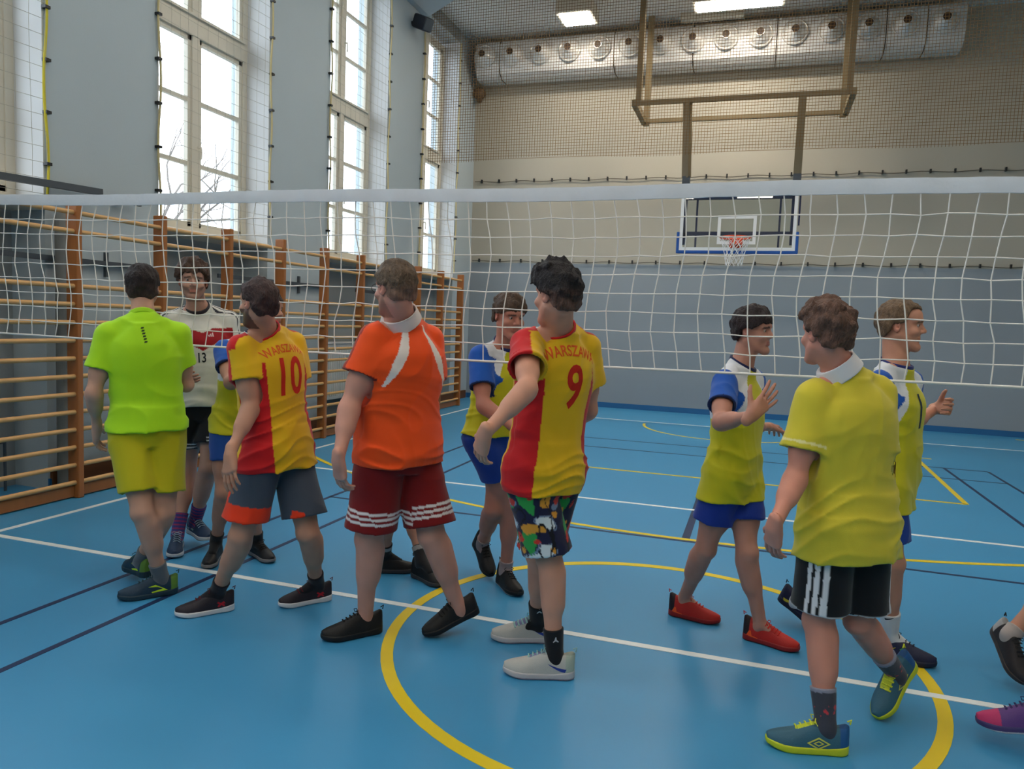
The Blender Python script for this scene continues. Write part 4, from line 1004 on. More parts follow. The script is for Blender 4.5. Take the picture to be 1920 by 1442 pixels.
        if 'marks' in K:
            bv = BVHTree.FromPolygons([tuple(a) for a in upr[0]], [tuple(a) for a in upr[1].tolist()])
            for (nm, polys, col) in K['marks']:
                for side in (-1, 1):
                    def hit(u, v_, side=side):
                        h = bv.ray_cast(Vector((0.2*side, u, v_)), Vector((-side, 0, 0)), 0.3)
                        return None if h[0] is None else h[0]+Vector((0.0012*side, 0, 0))
                    decal_mesh(nm, poly_bm(polys), hit, colmat(col, 'mark'), so_, (0, 0, 0))
    if 'extra' in O: O['extra'](locals())
    return root

def solid(c): return lambda i: np.tile(np.array(rgb(*c)), (len(i['V']), 1))
def setc(C, m, c): C[m] = np.array(rgb(*c))
YEL, RED_, BLU, WHT = (222, 176, 18), (196, 20, 26), (20, 84, 176), (222, 224, 230)
def warsaw(i):
    C = solid(YEL)(i); x, y, t, arm, af = np.abs(i['x']), i['y'], i['t'], i['arm'], i['af']
    ang = np.degrees(np.arctan2((y+0.0)/.14, x/.18))
    setc(C, (t < .41) & (ang > -47) & (ang < 16) & (arm < 0.15), RED_)
    setc(C, (arm > 0.0) & (af > .10) & (af < .90), RED_)
    setc(C, (arm < 0.02) & (t > .41) & (x > .045) & (y > -.032) & (y < .06), RED_)
    return C
def blueyellow(i):
    C = solid((204, 196, 30))(i); x, y, t, arm = np.abs(i['x']), i['y'], i['t'], i['arm']
    setc(C, (t > .27) & (x > .135-(t-.30)*.38), WHT); setc(C, (arm > 0.10) | ((x > .172) & (t > .42)), BLU)
    setc(C, (arm > 0.95), (18, 40, 90))
    return C
def orangec(i):
    C = solid((236, 78, 16))(i); x, y, t, arm, af = np.abs(i['x']), i['y'], i['t'], i['arm'], i['af']
    f = np.clip((.545-t)/.27, 0, 1); xc = .045+.125*f**1.1; hw = .006+.020*np.sin(np.pi*f)**1.3
    setc(C, (np.abs(x-xc) < hw) & (t < .545) & (t > .275) & (y < 0.02), (226, 218, 212))
    setc(C, ((arm > 0.0) & (af > .30) & (af < .80)) | ((arm < 0.02) & (t > .44) & (x > .08) & (y > .0) & (y < .05)), (150, 36, 22))
    setc(C, (arm > .965), (110, 24, 20))
    return C
def germanyc(i):
    C = solid((212, 210, 204))(i); x, y, t, arm, af = np.abs(i['x']), i['y'], i['t'], i['arm'], i['af']
    lo = .350-.050*np.clip(1-x/.09, 0, 1); up = .435-.028*np.clip(1-x/.07, 0, 1)
    setc(C, (y > 0.01) & (t > lo) & (t < up) & (x < .19), (150, 16, 26))
    top = ((t > .455) & (x > .075)) | (arm > 0)
    for c in (.0, .022, .044): setc(C, top & (np.abs(y-c) < .0045) & (i['au'] > -.2), (40, 40, 52))
    return C
def poloc(i):
    C = solid((206, 190, 52))(i); setc(C, (i['arm'] > .84) & (i['arm'] < .89), (226, 216, 150)); return C
def sgermany(i):
    C = solid((14, 14, 20))(i)
    for a in (.012, .034): setc(C, np.abs(i['up']-a) < .005, (205, 205, 208))
    return C
def sten(i):
    C = solid((64, 74, 88))(i); lg = i['leg'] == 0
    setc(C, (lg & (i['up'] < .085) & (i['side'] > -.5)) | ((i['front'] > .35) & (i['front'] < .80) & (i['side'] > 0)), (232, 58, 20)); return C
def sorange(i):
    C = solid((122, 10, 12))(i)
    for a in (.050, .075, .100): setc(C, np.abs(i['up']-a) < .0065, (222, 214, 214))
    return C
def snine(i):
    V = i['V']; W = warp(V, 2); C = solid((24, 26, 58))(i); a, b, c = sn(W, 30, 1), sn(W, 34, 2), sn(W, 42, 3)
    setc(C, a > .45, (44, 150, 70)); setc(C, b > .6, (205, 215, 220)); setc(C, (b > .35) & (b < .5), (110, 130, 160)); setc(C, c > .8, (200, 50, 40)); setc(C, (c < -.85), (216, 150, 50)); setc(C, np.abs(a) < .06, (12, 12, 20))
    return C
def spolo(i):
    C = solid((12, 12, 16))(i)
    for a in (-.30, -.55, -.78): setc(C, (i['side'] > .1) & (np.abs(i['front']-a) < .07), (215, 215, 218))
    setc(C, i['up'] < .009, (196, 190, 190)); return C
def shc(base, heel=None, toe=None, tongue=None):
    def f(v):
        C = np.tile(np.array(rgb(*base)), (len(v), 1))
        if heel: C[v[:, 1] < -.045] = rgb(*heel)
        if toe: C[(v[:, 1] > .13)] = rgb(*toe)
        if tongue: C[(np.abs(v[:, 0]) < .018) & (v[:, 1] > .0) & (v[:, 1] < .10) & (v[:, 2] > .07)] = rgb(*tongue)
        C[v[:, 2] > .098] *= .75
        return C
    return f
def slc(base, out=None):
    def f(v):
        C = np.tile(np.array(rgb(*base)), (len(v), 1))
        if out: C[v[:, 2] < .009] = rgb(*out)
        return C
    return f
def swoosh(y0, z0, L, H): # curved tick mark
    top = [(y0+L*a, z0+H*(0.15+0.85*a**1.8)) for a in np.linspace(0, 1, 8)]; bot = [(y0+L*a, z0+H*(-0.45+1.40*a**1.35)-0.15*H*math.sin(a*3.14)) for a in np.linspace(0.97, 0.08, 8)]
    return [top+bot]
def diamond(cy, cz, a, b, w):
    o = [(cy-a, cz), (cy, cz+b), (cy+a, cz), (cy, cz-b)]; i_ = [(cy-a+w*1.6, cz), (cy, cz+b-w), (cy+a-w*1.6, cz), (cy, cz-b+w)]
    return [[o[k], o[(k+1) % 4], i_[(k+1) % 4], i_[k]] for k in range(4)]
BLK = (20, 20, 24)
people = {}
people['neon'] = dict(label='person in a neon green t-shirt and olive yellow shorts seen from behind', hair=(34, 24, 24), hs=dict(top=.018, side=.007, nape=-.078, fade=.2), skin=(196, 150, 128), seed=1, eyes=False,
    shirt=dict(hem=.03, w=.95, sleeve=.60, sr=.076, col=solid((168, 222, 24)), collar=((160, 214, 28), 'crew'),
        prints=lambda: [('back_print', poly_bm([[(-.008+.003*k, -.015*k-.011), (.006+.003*k, -.015*k-.009), (.009+.003*k, -.015*k+.0), (-.005+.003*k, -.015*k-.001)] for k in range(6)]), -.005, .515, True, (40, 60, 24))]),
    shorts=dict(len=.74, col=solid((182, 174, 14)), flare=.022), sock=(96, 102, 108), sockh=.10,
    shoe=dict(col=shc((20, 50, 72), heel=(90, 130, 50)), solec=slc((28, 52, 66)), lace=(40, 70, 80), marks=[('side_mark', [[(-.03, .035), (.03, .07), (.065, .062), (.02, .058), (-.005, .045), (.05, .036), (.045, .03)]], (190, 226, 50))]))
people['germany'] = dict(label='person facing the camera in a white jersey with red chest band and number 13', hair=(74, 54, 44), hs=dict(top=.040, side=.020, mess=.008, fringe=.050, nape=-.05), beard=.45, skin=(186, 140, 122), seed=2,
    shirt=dict(hem=.03, w=.93, sleeve=.62, sr=.072, col=germanyc, collar=((36, 30, 36), 'crew'),
        prints=lambda: [('front_number', text_bm('13', .062, .7), .012, .262, False, (40, 44, 52)), ('chest_logo', poly_bm([[(-.017+.012*k, -.012), (-.008+.012*k, -.012), (-.012+.012*k, .002+.007*k), (-.019+.012*k, -.002+.007*k)] for k in range(3)]), -.055, .395, False, (220, 190, 192)),
            ('crest', poly_bm([[(.018*math.cos(a), .022*math.sin(a)) for a in np.linspace(0, 2*math.pi, 13)[:-1]]]), .085, .395, False, (206, 196, 200)), ('crest_core', poly_bm([[(.010*math.cos(a), .013*math.sin(a)) for a in np.linspace(0, 2*math.pi, 9)[:-1]]]), .085, .395, False, (60, 50, 60))]),
    shorts=dict(len=.62, col=sgermany, flare=.03), sock=(58, 54, 120), sockh=.15, sockc=lambda C, t, v, h: np.where((np.abs((t*100) % 2.4-1.2) < .35)[:, None], np.array(rgb(150, 50, 90)), C),
    shoe=dict(col=shc((30, 52, 82)), solec=slc((190, 194, 200), (120, 120, 120)), lace=(150, 170, 190), marks=[('side_mark', [[(-.03, .045), (-.02, .06), (.05, .05), (.04, .04)], [(-.05, .05), (-.042, .05), (-.02, .035), (-.03, .035)]], (170, 200, 210))]))
people['blue3'] = dict(label='person in a blue and yellow jersey mostly hidden behind the number 10 player', hair=(50, 36, 32), hs=dict(top=.024, side=.010), skin=(180, 132, 112), seed=3, curlR=.9,
    shirt=dict(hem=.07, w=.92, col=blueyellow, sleeve=.55, sr=.074, collar=((30, 36, 80), 'crew')), shorts=dict(len=.5, col=solid((22, 70, 150))), sock=(24, 24, 28), sockh=.08,
    shoe=dict(style='high', col=shc((26, 26, 30)), solec=slc((120, 118, 120), (40, 40, 44)), lace=(20, 20, 20)))
people['ten'] = dict(label='bearded person in a yellow and red jersey with the back number 10', b=1.05, bw=1.02, hair=(62, 44, 42), hs=dict(top=.014, side=.006, nape=-.075), beard=.8, skin=(190, 140, 116), seed=4, eyes=True,
    shirt=dict(hem=.125, w=1.0, sleeve=.52, sr=.078, col=warsaw, collar=(RED_, 'crew'),
        prints=lambda: [('back_name', text_bm('WARSZAWA', .040, .82, .30), .0, .468, True, (214, 92, 30)), ('back_number', text_bm('10', .185, .70), .0, .335, True, (196, 44, 26))]),
    shorts=dict(len=.80, col=sten, flare=.034), sock=(24, 22, 30), sockh=.085, curlL=.25,
    shoe=dict(col=shc((34, 28, 38), tongue=(70, 30, 40)), solec=slc((214, 214, 216)), lace=(90, 24, 34), marks=[('side_mark', [[(-.035, .05), (-.027, .062), (-.012, .055), (.002, .064), (.008, .056), (-.004, .05), (.006, .040), (-.002, .034), (-.014, .044), (-.028, .036), (-.033, .042), (-.022, .05)]], (170, 30, 44))]))
people['orange'] = dict(label='stocky person in a bright orange polo shirt and dark red striped shorts', b=1.16, bw=1.13, hair=(94, 76, 60), hs=dict(top=.022, side=.004, nape=-.06, fade=.75), beard=.45, glasses=True, skin=(202, 146, 128), seed=5, eyes=True,
    shirt=dict(hem=.085, w=1.0, belly=.012, sleeve=.54, sr=.078, col=orangec, collar=((222, 212, 208), 'polo'), wr=.007),
    shorts=dict(len=.86, col=sorange, flare=.028), sock=(196, 140, 122), sockh=0.0, curlL=.38,
    shoe=dict(col=shc((18, 18, 20)), solec=slc((22, 22, 24)), lace=(14, 14, 16), size=1.0))
people['hid'] = dict(label='person hidden behind the orange shirt player, only black high shoes and shins showing', hair=(60, 44, 36), skin=(180, 132, 112), seed=6,
    shirt=dict(hem=.05, w=.82, col=blueyellow, sleeve=.5, sr=.068, collar=((30, 36, 80), 'crew')), shorts=dict(len=.5, col=solid((22, 70, 150))), sock=(28, 28, 32), sockh=.10, sockc=lambda C, t, v, h: np.where((np.abs(t-.07) < .014)[:, None], np.array(rgb(150, 150, 150)), C),
    shoe=dict(style='high', col=shc((18, 18, 22)), solec=slc((60, 60, 64)), lace=(14, 14, 16)))
people['mid'] = dict(label='person in a blue and yellow jersey looking down beside the number 9 player', hair=(76, 58, 46), hs=dict(top=.024, side=.010, mess=.005, fringe=.040), skin=(184, 124, 106), seed=7, curlR=.6,
    shirt=dict(hem=.0, w=.93, col=blueyellow, sleeve=.64, sr=.074, collar=((30, 36, 90), 'crew')), shorts=dict(len=.56, col=solid((20, 58, 146)), flare=.02), sock=(150, 132, 134), sockh=.07,
    shoe=dict(style='high', col=shc((16, 16, 20)), solec=slc((18, 18, 22), (190, 188, 190)), lace=(14, 14, 16)))
people['nine'] = dict(label='dark-haired person in a yellow and red jersey with the back number 9', hair=(24, 17, 19), hs=dict(top=.040, side=.007, mess=.009, quiff=1.1, nape=-.068, fade=.55), skin=(204, 148, 124), seed=8, eyes=True,
    shirt=dict(hem=.12, w=.94, sleeve=.56, sr=.084, col=warsaw, collar=(RED_, 'crew'),
        prints=lambda: [('back_name', text_bm('WARSZAWA', .044, .82, .30), .0, .475, True, (214, 84, 28)), ('back_number', text_bm('9', .185, .72), .015, .335, True, (190, 36, 22))]),
    shorts=dict(len=.92, col=snine, flare=.03), sock=(18, 18, 22), sockh=.135, sockmark=([[(-.004, .085), (.0, .10), (.004, .10), (.006, .088), (.016, .078), (.013, .075), (.002, .082), (-.008, .074), (-.011, .077)]], (190, 190, 194)), curlL=.35,
    shoe=dict(col=shc((176, 176, 172), heel=(160, 172, 160), tongue=(120, 120, 160)), solec=slc((184, 180, 182), (150, 130, 140)), lace=(150, 190, 190), size=1.06,
        marks=[('side_mark', swoosh(-.05, .045, .075, .022), (40, 60, 140)), ('sole_insert', [[(-.02, .012), (-.005, .022), (.07, .022), (.09, .014)]], (70, 60, 76))]))
people['red'] = dict(label='person in a blue and yellow jersey and red basketball shoes raising one hand', hair=(40, 29, 31), hs=dict(top=.030, side=.012, mess=.005, fringe=.044, nape=-.06), skin=(188, 134, 116), seed=9, curlR=.12, spreadR=.75,
    shirt=dict(hem=.165, w=.90, col=blueyellow, sleeve=.60, sr=.074, flare=.008, collar=((30, 36, 80), 'crew')), shorts=dict(len=.60, col=solid((20, 52, 146)), flare=.026), sock=(150, 100, 90), sockh=0.0,
    shoe=dict(style='high', col=shc((178, 34, 28), heel=(34, 20, 26)), solec=slc((140, 28, 28), (90, 24, 30)), lace=(190, 40, 34), marks=[('side_stripe', [[(-.06, .03), (-.045, .06), (-.036, .06), (-.03, .035), (.0, .03), (.0, .022), (-.04, .024)]], (240, 90, 40))]))
people['polo'] = dict(label='person in a plain yellow polo shirt with a white collar and black striped shorts', b=1.06, bw=1.10, hair=(92, 66, 54), hs=dict(top=.030, side=.010, mess=.009, quiff=.9, nape=-.062, fade=.2), skin=(200, 136, 116), seed=10, eyes=True,
    shirt=dict(hem=.16, w=.97, belly=.006, sleeve=.66, sr=.082, flare=.004, col=poloc, collar=((224, 220, 222), 'polo')),
    shorts=dict(len=.86, col=spolo, flare=.022), sock=(58, 60, 72), sockh=.15, sockc=lambda C, t, v, h: np.where((t > .125)[:, None], np.array(rgb(130, 132, 150)), np.where(((np.abs(t-.06) < .02) & (sn(v, 120, 2) > .7))[:, None], np.array(rgb(190, 60, 70)), C)), curlL=.3,
    shoe=dict(col=shc((52, 96, 116), heel=(30, 84, 140), tongue=(196, 206, 50)), solec=slc((196, 206, 40)), lace=(214, 220, 60), size=1.06,
        marks=[('diamond_logo', diamond(.03, .045, .042, .022, .006)+diamond(.03, .045, .020, .010, .0045), (206, 206, 90))]))
people['right'] = dict(label='fair-haired person in a blue and yellow jersey holding a hand out at far right', hair=(104, 82, 62), hs=dict(top=.014, side=.009, mess=.004, fringe=.082, recede=.03, nape=-.062), skin=(194, 138, 114), seed=11, curlL=.75, spreadL=.6,
    shirt=dict(hem=.185, w=.90, col=blueyellow, sleeve=.6, sr=.072, collar=((34, 44, 110), 'crew'), prints=lambda: [('front_number', text_bm('1', .16, .8), .0, .33, False, (40, 60, 70))]),
    shorts=dict(len=.74, col=solid((20, 62, 150)), flare=.014), sock=(206, 206, 210), sockh=.14, sockmark=(swoosh(-.022, .10, .045, .016), (30, 34, 44)),
    shoe=dict(col=shc((22, 28, 60)), solec=slc((24, 28, 52), (30, 30, 40)), lace=(24, 24, 40), marks=[('side_mark', swoosh(-.05, .04, .085, .026), (200, 190, 60)), ('toe_mark', [[(.05, .06), (.062, .07), (.085, .058), (.075, .05)]], (60, 150, 80))]))
people['offa'] = dict(label='person beyond the right edge, only a grey and black trailing shoe showing', hair=(50, 40, 34), skin=(190, 136, 114), seed=12,
    shirt=dict(hem=.1, w=.9, col=blueyellow, collar=((30, 36, 80), 'crew')), shorts=dict(len=.6, col=solid((22, 60, 146))), sock=(170, 160, 158), sockh=.05,
    shoe=dict(col=shc((40, 36, 40), heel=(176, 174, 176)), solec=slc((60, 52, 50), (128, 92, 64)), lace=(40, 40, 44)))
people['offb'] = dict(label='person beyond the right edge, only a pink and purple shoe toe showing', hair=(50, 40, 34), skin=(190, 136, 114), seed=13,
    shirt=dict(hem=.1, w=.9, col=solid((190, 180, 50)), collar=((220, 220, 220), 'crew')), shorts=dict(len=.7, col=solid((20, 20, 26))), sock=(40, 40, 60), sockh=.10,
    shoe=dict(col=shc((96, 62, 128), toe=(196, 54, 108)), solec=slc((70, 60, 110), (206, 200, 206)), lace=(60, 50, 100)))

# joint positions in metres, world frame
JOINTS = {
  'neon': {"h": 1.8, "pelvis": [-2.7371, -0.4, 0.9511], "neck": [-2.7689, -0.4, 1.5374], "right": [0.7178, 0.6952, 0.039], "pright": [0.7183, 0.6957, -0.0], "head": [-2.8265, -0.345, 1.6954], "hface": [-0.6572, 0.7537, 0.0], "hpitch": 0, "L": {"sh": [-2.8863, -0.5189, 1.4318], "el": [-2.9106, -0.5903, 1.1298], "wr": [-3.0052, -0.4848, 0.9144], "hip": [-2.8039, -0.4647, 0.9208], "kn": [-2.6469, -0.5263, 0.4898], "an": [-2.6401, -0.4057, 0.1], "hd": [-0.4913, 0.3624, -0.792], "th": [-0.5009, 0.6264, 0.5973], "fd": [-0.6591, -0.7521, 0.0]}, "R": {"sh": [-2.6408, -0.2811, 1.4451], "el": [-2.6535, -0.2038, 1.1573], "wr": [-2.8314, -0.0232, 1.2047], "hip": [-2.6703, -0.3353, 0.9208], "kn": [-2.6181, -0.4057, 0.465], "an": [-2.8644, -0.3184, 0.14], "hd": [-0.6899, 0.7002, 0.1838], "th": [-0.0957, 0.1635, -0.9819], "fd": [-0.9208, 0.3855, -0.0589]}},
  'germany': {"h": 1.86, "pelvis": [-3.0849, 0.44, 0.9824], "neck": [-3.1276, 0.44, 1.6131], "right": [-0.6928, -0.7196, -0.047], "pright": [-0.6936, -0.7204, 0.0], "head": [-3.0983, 0.3516, 1.7705], "hface": [0.6702, -0.7422, 0.0], "hpitch": 0, "L": {"sh": [-2.9919, 0.5738, 1.5197], "el": [-2.9572, 0.5732, 1.2029], "wr": [-2.9308, 0.5441, 0.8965], "hip": [-3.0182, 0.5093, 0.9511], "kn": [-2.968, 0.3473, 0.5413], "an": [-3.1336, 0.42, 0.1511], "hd": [0.0853, -0.0942, -0.9919], "th": [0.7153, -0.6872, 0.1268], "fd": [0.9023, -0.4311, 0.0]}, "R": {"sh": [-3.2496, 0.3062, 1.5022], "el": [-3.1077, 0.2129, 1.245], "wr": [-2.9001, 0.053, 1.1967], "hip": [-3.1516, 0.3707, 0.9511], "kn": [-3.1976, 0.4201, 0.513], "an": [-3.1446, 0.2702, 0.1], "hd": [0.779, -0.6003, -0.1811], "th": [-0.195, -0.5064, 0.8399], "fd": [0.614, -0.7893, 0.0]}},
  'blue3': {"h": 1.7, "pelvis": [-2.6734, 0.29, 0.8977], "neck": [-2.5909, 0.29, 1.4308], "right": [-0.3402, -0.9389, 0.0527], "pright": [-0.3406, -0.9402, 0.0], "head": [-2.5127, 0.3469, 1.5983], "hface": [0.9977, -0.0683, 0.0], "hpitch": 0, "L": {"sh": [-2.5474, 0.4496, 1.3293], "el": [-2.5973, 0.3735, 1.0429], "wr": [-2.63, 0.6148, 1.0388], "hip": [-2.6435, 0.3726, 0.869], "kn": [-2.5384, 0.2525, 0.4642], "an": [-2.5905, 0.3642, 0.1], "hd": [-0.1342, 0.9908, -0.0169], "th": [0.9909, 0.134, -0.0088], "fd": [0.9037, -0.4283, 0.0]}, "R": {"sh": [-2.6631, 0.1304, 1.3472], "el": [-2.5028, -0.0149, 1.1667], "wr": [-2.3051, -0.1439, 1.2265], "hip": [-2.7034, 0.2074, 0.869], "kn": [-2.6351, 0.0981, 0.4687], "an": [-2.7779, 0.2005, 0.12], "hd": [0.8118, -0.5298, 0.2455], "th": [-0.2056, 0.1341, 0.9694], "fd": [0.4242, -0.9055, 0.0]}},
  'ten': {"h": 1.74, "pelvis": [-1.8973, -0.4, 0.9181], "neck": [-1.9484, -0.43, 1.5109], "right": [0.1718, 0.983, 0.0646], "pright": [0.1722, 0.9851, -0.0], "head": [-1.9079, -0.5495, 1.6264], "hface": [-0.9617, 0.2742, 0.0], "hpitch": 0, "L": {"sh": [-1.9701, -0.5962, 1.4044], "el": [-1.9127, -0.5959, 1.1175], "wr": [-1.9119, -0.7421, 0.9156], "hip": [-1.9128, -0.4886, 0.8887], "kn": [-1.9957, -0.553, 0.455], "an": [-2.2042, -0.4723, 0.11], "hd": [0.1167, -0.2032, -0.9722], "th": [-0.9786, 0.1433, -0.1475], "fd": [-0.6774, -0.7356, 0.0]}, "R": {"sh": [-1.9103, -0.2541, 1.4268], "el": [-1.8591, -0.2721, 1.0759], "wr": [-2.0817, -0.2398, 0.9685], "hip": [-1.8818, -0.3114, 0.8887], "kn": [-1.7349, -0.3527, 0.4497], "an": [-1.8082, -0.1501, 0.11], "hd": [-0.893, 0.1299, -0.4309], "th": [-0.4159, 0.1275, 0.9004], "fd": [-0.6474, -0.7621, 0.0]}},
  'orange': {"h": 1.84, "pelvis": [-1.2024, -0.4, 0.9714], "neck": [-1.1947, -0.4, 1.5813], "right": [0.437, 0.8994, -0.0055], "pright": [0.437, 0.8994, -0.0], "head": [-1.1817, -0.5214, 1.7148], "hface": [-0.8836, 0.4682, 0.0], "hpitch": 0, "L": {"sh": [-1.2668, -0.5456, 1.4809], "el": [-1.3413, -0.6319, 1.1701], "wr": [-1.3146, -0.7683, 0.9462], "hip": [-1.2439, -0.4855, 0.9403], "kn": [-1.3108, -0.4773, 0.5098], "an": [-1.3553, -0.4161, 0.1], "hd": [-0.0835, 0.3261, -0.9416], "th": [-0.9029, 0.3751, 0.21], "fd": [-0.6874, -0.7262, 0.0]}, "R": {"sh": [-1.1252, -0.2544, 1.4791], "el": [-1.1091, -0.2933, 1.1337], "wr": [-1.1768, -0.1953, 0.8985], "hip": [-1.1608, -0.3145, 0.9403], "kn": [-1.0404, -0.3367, 0.5205], "an": [-0.9325, -0.2202, 0.13], "hd": [-0.2566, 0.3718, -0.8921], "th": [-0.8685, 0.3163, 0.3816], "fd": [-0.7029, -0.6334, -0.3237]}},
  'hid': {"h": 1.66, "pelvis": [-1.6674, 0.5, 0.8758], "neck": [-1.672, 0.5, 1.4099], "right": [-0.0334, -0.9994, -0.0003], "pright": [-0.0334, -0.9994, 0.0], "head": [-1.6335, 0.4437, 1.5582], "hface": [0.9994, -0.0334, 0.0], "hpitch": 0, "L": {"sh": [-1.6657, 0.6659, 1.3186], "el": [-1.6995, 0.742, 1.0564], "wr": [-1.7133, 0.9421, 0.9287], "hip": [-1.6645, 0.5857, 0.8479], "kn": [-1.5999, 0.5794, 0.3961], "an": [-1.44, 0.4162, 0.12], "hd": [-0.058, 0.8417, -0.5369], "th": [0.9982, 0.0392, -0.0464], "fd": [0.8928, -0.4504, 0.0]}, "R": {"sh": [-1.6768, 0.3341, 1.3185], "el": [-1.5888, 0.1993, 1.0954], "wr": [-1.4347, 0.0358, 1.0173], "hip": [-1.6702, 0.4143, 0.8479], "kn": [-1.6164, 0.3057, 0.456], "an": [-1.7008, 0.4426, 0.11], "hd": [0.648, -0.6873, -0.3283], "th": [0.2252, -0.2389, 0.9446], "fd": [0.8826, 0.4701, 0.0]}},
  'mid': {"h": 1.78, "pelvis": [-1.0064, 0.42, 0.9398], "neck": [-0.9425, 0.42, 1.4701], "right": [-0.5276, -0.8471, 0.0636], "pright": [-0.5287, -0.8488, 0.0], "head": [-0.9074, 0.3356, 1.6193], "hface": [0.7441, -0.668, 0.0], "hpitch": -12, "L": {"sh": [-0.8603, 0.5708, 1.3615], "el": [-0.9332, 0.6826, 1.0984], "wr": [-0.831, 0.4795, 0.9829], "hip": [-0.9578, 0.4981, 0.9098], "kn": [-0.9927, 0.4315, 0.4837], "an": [-1.1418, 0.68, 0.1934], "hd": [0.4006, -0.7965, -0.4529], "th": [0.8386, 0.1196, 0.5315], "fd": [0.5952, -0.6122, -0.5204]}, "R": {"sh": [-1.0481, 0.2692, 1.3841], "el": [-0.9725, 0.1407, 1.1296], "wr": [-0.7547, 0.047, 1.0357], "hip": [-1.0551, 0.3419, 0.9098], "kn": [-0.8913, 0.4715, 0.5185], "an": [-0.9315, 0.5222, 0.1], "hd": [0.854, -0.3675, -0.3682], "th": [0.3382, -0.1455, 0.9297], "fd": [0.6847, -0.7288, 0.0]}},
  'nine': {"h": 1.82, "pelvis": [-0.4487, -0.45, 0.9607], "neck": [-0.408, -0.45, 1.5847], "right": [0.614, 0.7883, -0.04], "pright": [0.6145, 0.7889, -0.0], "head": [-0.3897, -0.5852, 1.7004], "hface": [-0.8488, 0.5287, 0.0], "hpitch": 0, "L": {"sh": [-0.5173, -0.582, 1.4914], "el": [-0.4314, -0.8192, 1.3262], "wr": [-0.5546, -0.9682, 1.1513], "hip": [-0.5065, -0.5242, 0.93], "kn": [-0.4011, -0.4829, 0.5439], "an": [-0.3562, -0.4835, 0.1], "hd": [-0.3426, 0.4764, -0.8098], "th": [-0.7212, 0.419, 0.5516], "fd": [-0.9706, -0.2409, 0.0]}, "R": {"sh": [-0.3117, -0.318, 1.478], "el": [-0.3065, -0.2244, 1.1913], "wr": [-0.4616, -0.0489, 1.0767], "hip": [-0.3909, -0.3758, 0.93], "kn": [-0.4969, -0.3173, 0.495], "an": [-0.5319, -0.1567, 0.1], "hd": [-0.5946, 0.6732, -0.4396], "th": [-0.5619, 0.0431, 0.8261], "fd": [-0.9487, -0.316, 0.0]}},
  'red': {"h": 1.69, "pelvis": [0.3451, 0.32, 0.8923], "neck": [0.3467, 0.32, 1.4209], "right": [-0.3732, -0.9277, 0.0012], "pright": [-0.3732, -0.9277, 0.0], "head": [0.396, 0.3201, 1.5856], "hface": [0.9402, -0.3406, 0.0], "hpitch": 0, "L": {"sh": [0.4095, 0.4768, 1.3277], "el": [0.4238, 0.5887, 1.0713], "wr": [0.5105, 0.8139, 1.0512], "hip": [0.3777, 0.401, 0.8638], "kn": [0.4377, 0.2484, 0.4727], "an": [0.5256, 0.2917, 0.1], "hd": [0.3581, 0.93, -0.0834], "th": [0.9332, -0.3594, -0.0012], "fd": [0.9561, -0.2931, 0.0]}, "R": {"sh": [0.2834, 0.1632, 1.3281], "el": [0.2803, -0.0594, 1.1581], "wr": [0.4156, -0.2507, 1.219], "hip": [0.3125, 0.239, 0.8638], "kn": [0.2318, 0.2873, 0.4479], "an": [0.128, 0.4733, 0.11], "hd": [0.589, 0.3975, 0.7037], "th": [-0.5833, -0.3936, 0.7105], "fd": [0.9906, -0.1369, 0.0]}},
  'polo': {"h": 1.7, "pelvis": [0.7946, -0.55, 0.898], "neck": [0.7466, -0.55, 1.4505], "right": [0.7853, 0.6154, 0.0683], "pright": [0.7871, 0.6168, -0.0], "head": [0.6666, -0.6123, 1.5833], "hface": [-0.589, 0.8081, 0.0], "hpitch": 0, "L": {"sh": [0.6346, -0.6442, 1.3468], "el": [0.5911, -0.6955, 1.0492], "wr": [0.5197, -0.8766, 0.9028], "hip": [0.7255, -0.6042, 0.8693], "kn": [0.7171, -0.5732, 0.469], "an": [0.7603, -0.6601, 0.1], "hd": [-0.0243, 0.4549, -0.8902], "th": [-0.6551, 0.6654, 0.3579], "fd": [-0.9866, -0.1634, 0.0]}, "R": {"sh": [0.8749, -0.4558, 1.3677], "el": [0.8829, -0.5153, 1.0351], "wr": [0.8387, -0.3465, 0.8652], "hip": [0.8638, -0.4958, 0.8693], "kn": [0.874, -0.4635, 0.4534], "an": [1.0622, -0.25, 0.1793], "hd": [-0.1817, 0.6931, -0.6976], "th": [-0.6602, 0.4398, 0.6089], "fd": [-0.4991, -0.5575, -0.6634]}},
  'right': {"h": 1.78, "pelvis": [1.0714, 0.38, 0.9399], "neck": [1.0688, 0.38, 1.4577], "right": [-0.4987, -0.8668, -0.0025], "pright": [-0.4987, -0.8668, 0.0], "head": [1.0735, 0.3766, 1.639], "hface": [0.9747, -0.2235, 0.0], "hpitch": 0, "L": {"sh": [1.158, 0.5343, 1.3601], "el": [1.1956, 0.7018, 1.1202], "wr": [1.3641, 0.8678, 1.2153], "hip": [1.1172, 0.4597, 0.9099], "kn": [0.9315, 0.4531, 0.4671], "an": [0.7183, 0.62, 0.136], "hd": [0.4729, -0.8651, 0.1671], "th": [-0.0801, 0.1466, 0.9859], "fd": [0.7866, -0.4916, -0.3736]}, "R": {"sh": [0.9805, 0.2257, 1.3592], "el": [0.9491, 0.4148, 1.1349], "wr": [0.9581, 0.2113, 0.9814], "hip": [1.0255, 0.3003, 0.9099], "kn": [1.1049, 0.2822, 0.5008], "an": [1.1385, 0.3761, 0.11], "hd": [0.1719, 0.4047, -0.8981], "th": [0.8771, -0.478, -0.0476], "fd": [0.9638, -0.2666, 0.0]}},
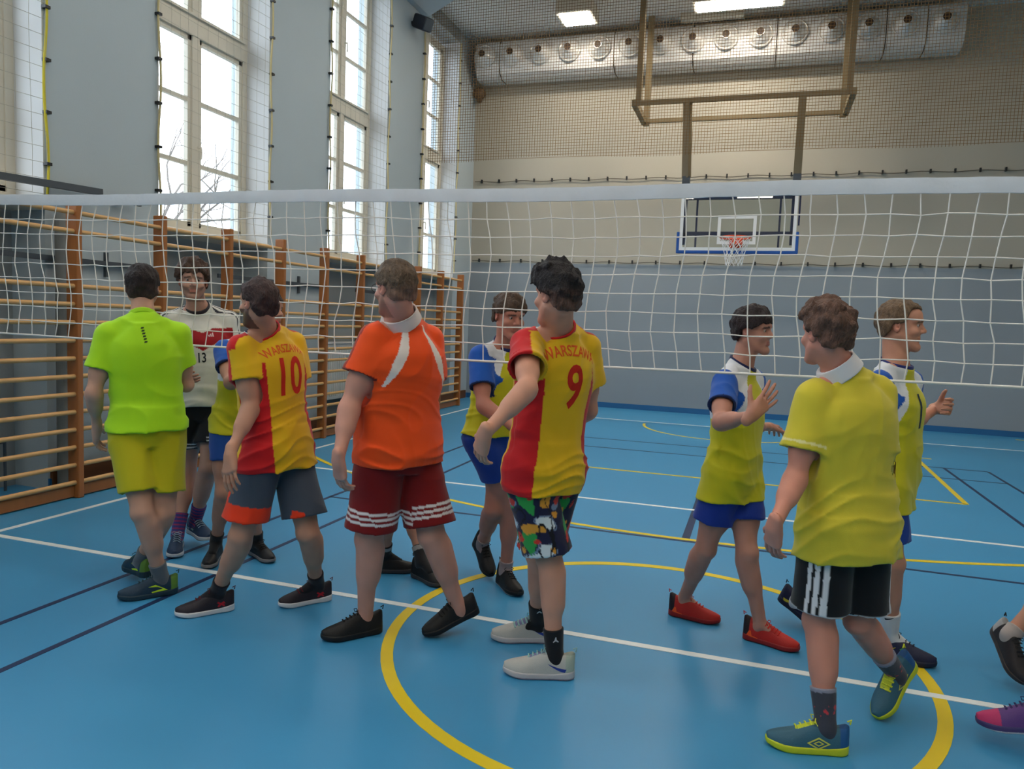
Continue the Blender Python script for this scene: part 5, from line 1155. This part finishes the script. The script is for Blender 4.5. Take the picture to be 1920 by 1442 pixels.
  'offa': {"h": 1.76, "pelvis": [2.0573, 0.42, 0.9295], "neck": [1.976, 0.42, 1.5052], "right": [0.1406, -0.9899, 0.0198], "pright": [0.1406, -0.9901, 0.0], "head": [1.9306, 0.3033, 1.6246], "hface": [0.9901, 0.1406, 0.0], "hpitch": 0, "L": {"sh": [1.9648, 0.5942, 1.4058], "el": [2.1414, 0.6967, 1.1974], "wr": [2.3091, 0.8635, 1.2847], "hip": [2.0445, 0.5101, 0.8999], "kn": [2.2114, 0.6711, 0.5392], "an": [2.2711, 0.5635, 0.1], "hd": [0.665, 0.6618, 0.3461], "th": [0.7432, -0.5406, -0.3942], "fd": [0.2127, -0.9771, 0.0]}, "R": {"sh": [2.0143, 0.2458, 1.4127], "el": [1.8172, 0.1161, 1.2414], "wr": [1.8138, -0.1358, 1.2293], "hip": [2.0701, 0.3299, 0.8999], "kn": [1.8603, 0.4247, 0.4741], "an": [1.629, 0.3, 0.2249], "hd": [-0.0132, -0.9988, -0.0477], "th": [0.9999, -0.0129, -0.0074], "fd": [0.2413, -0.7752, -0.5838]}},
  'offb': {"h": 1.76, "pelvis": [1.8822, -0.5, 0.9292], "neck": [1.7624, -0.5, 1.4968], "right": [0.2063, 0.9775, 0.0435], "pright": [0.2065, 0.9785, -0.0], "head": [1.6718, -0.6047, 1.6006], "hface": [-0.9994, 0.0334, 0.0], "hpitch": 0, "L": {"sh": [1.7461, -0.672, 1.3944], "el": [1.6169, -0.7986, 1.1655], "wr": [1.4945, -0.9926, 1.0608], "hip": [1.8634, -0.589, 0.8996], "kn": [1.6803, -0.4969, 0.6103], "an": [1.548, -0.33, 0.1609], "hd": [-0.4854, -0.7694, -0.4152], "th": [-0.8696, 0.474, 0.1383], "fd": [-0.993, 0.0392, -0.1116]}, "R": {"sh": [1.8187, -0.328, 1.4097], "el": [1.93, -0.4206, 1.126], "wr": [1.9618, -0.1922, 1.0239], "hip": [1.901, -0.411, 0.8996], "kn": [2.05, -0.2098, 0.5215], "an": [2.2147, -0.1874, 0.1], "hd": [0.1261, 0.9056, -0.4049], "th": [-0.9885, 0.1491, 0.0258], "fd": [-0.9452, -0.3264, 0.0]}},
}
for _k in people: build_person(_k, JOINTS[_k], people[_k])
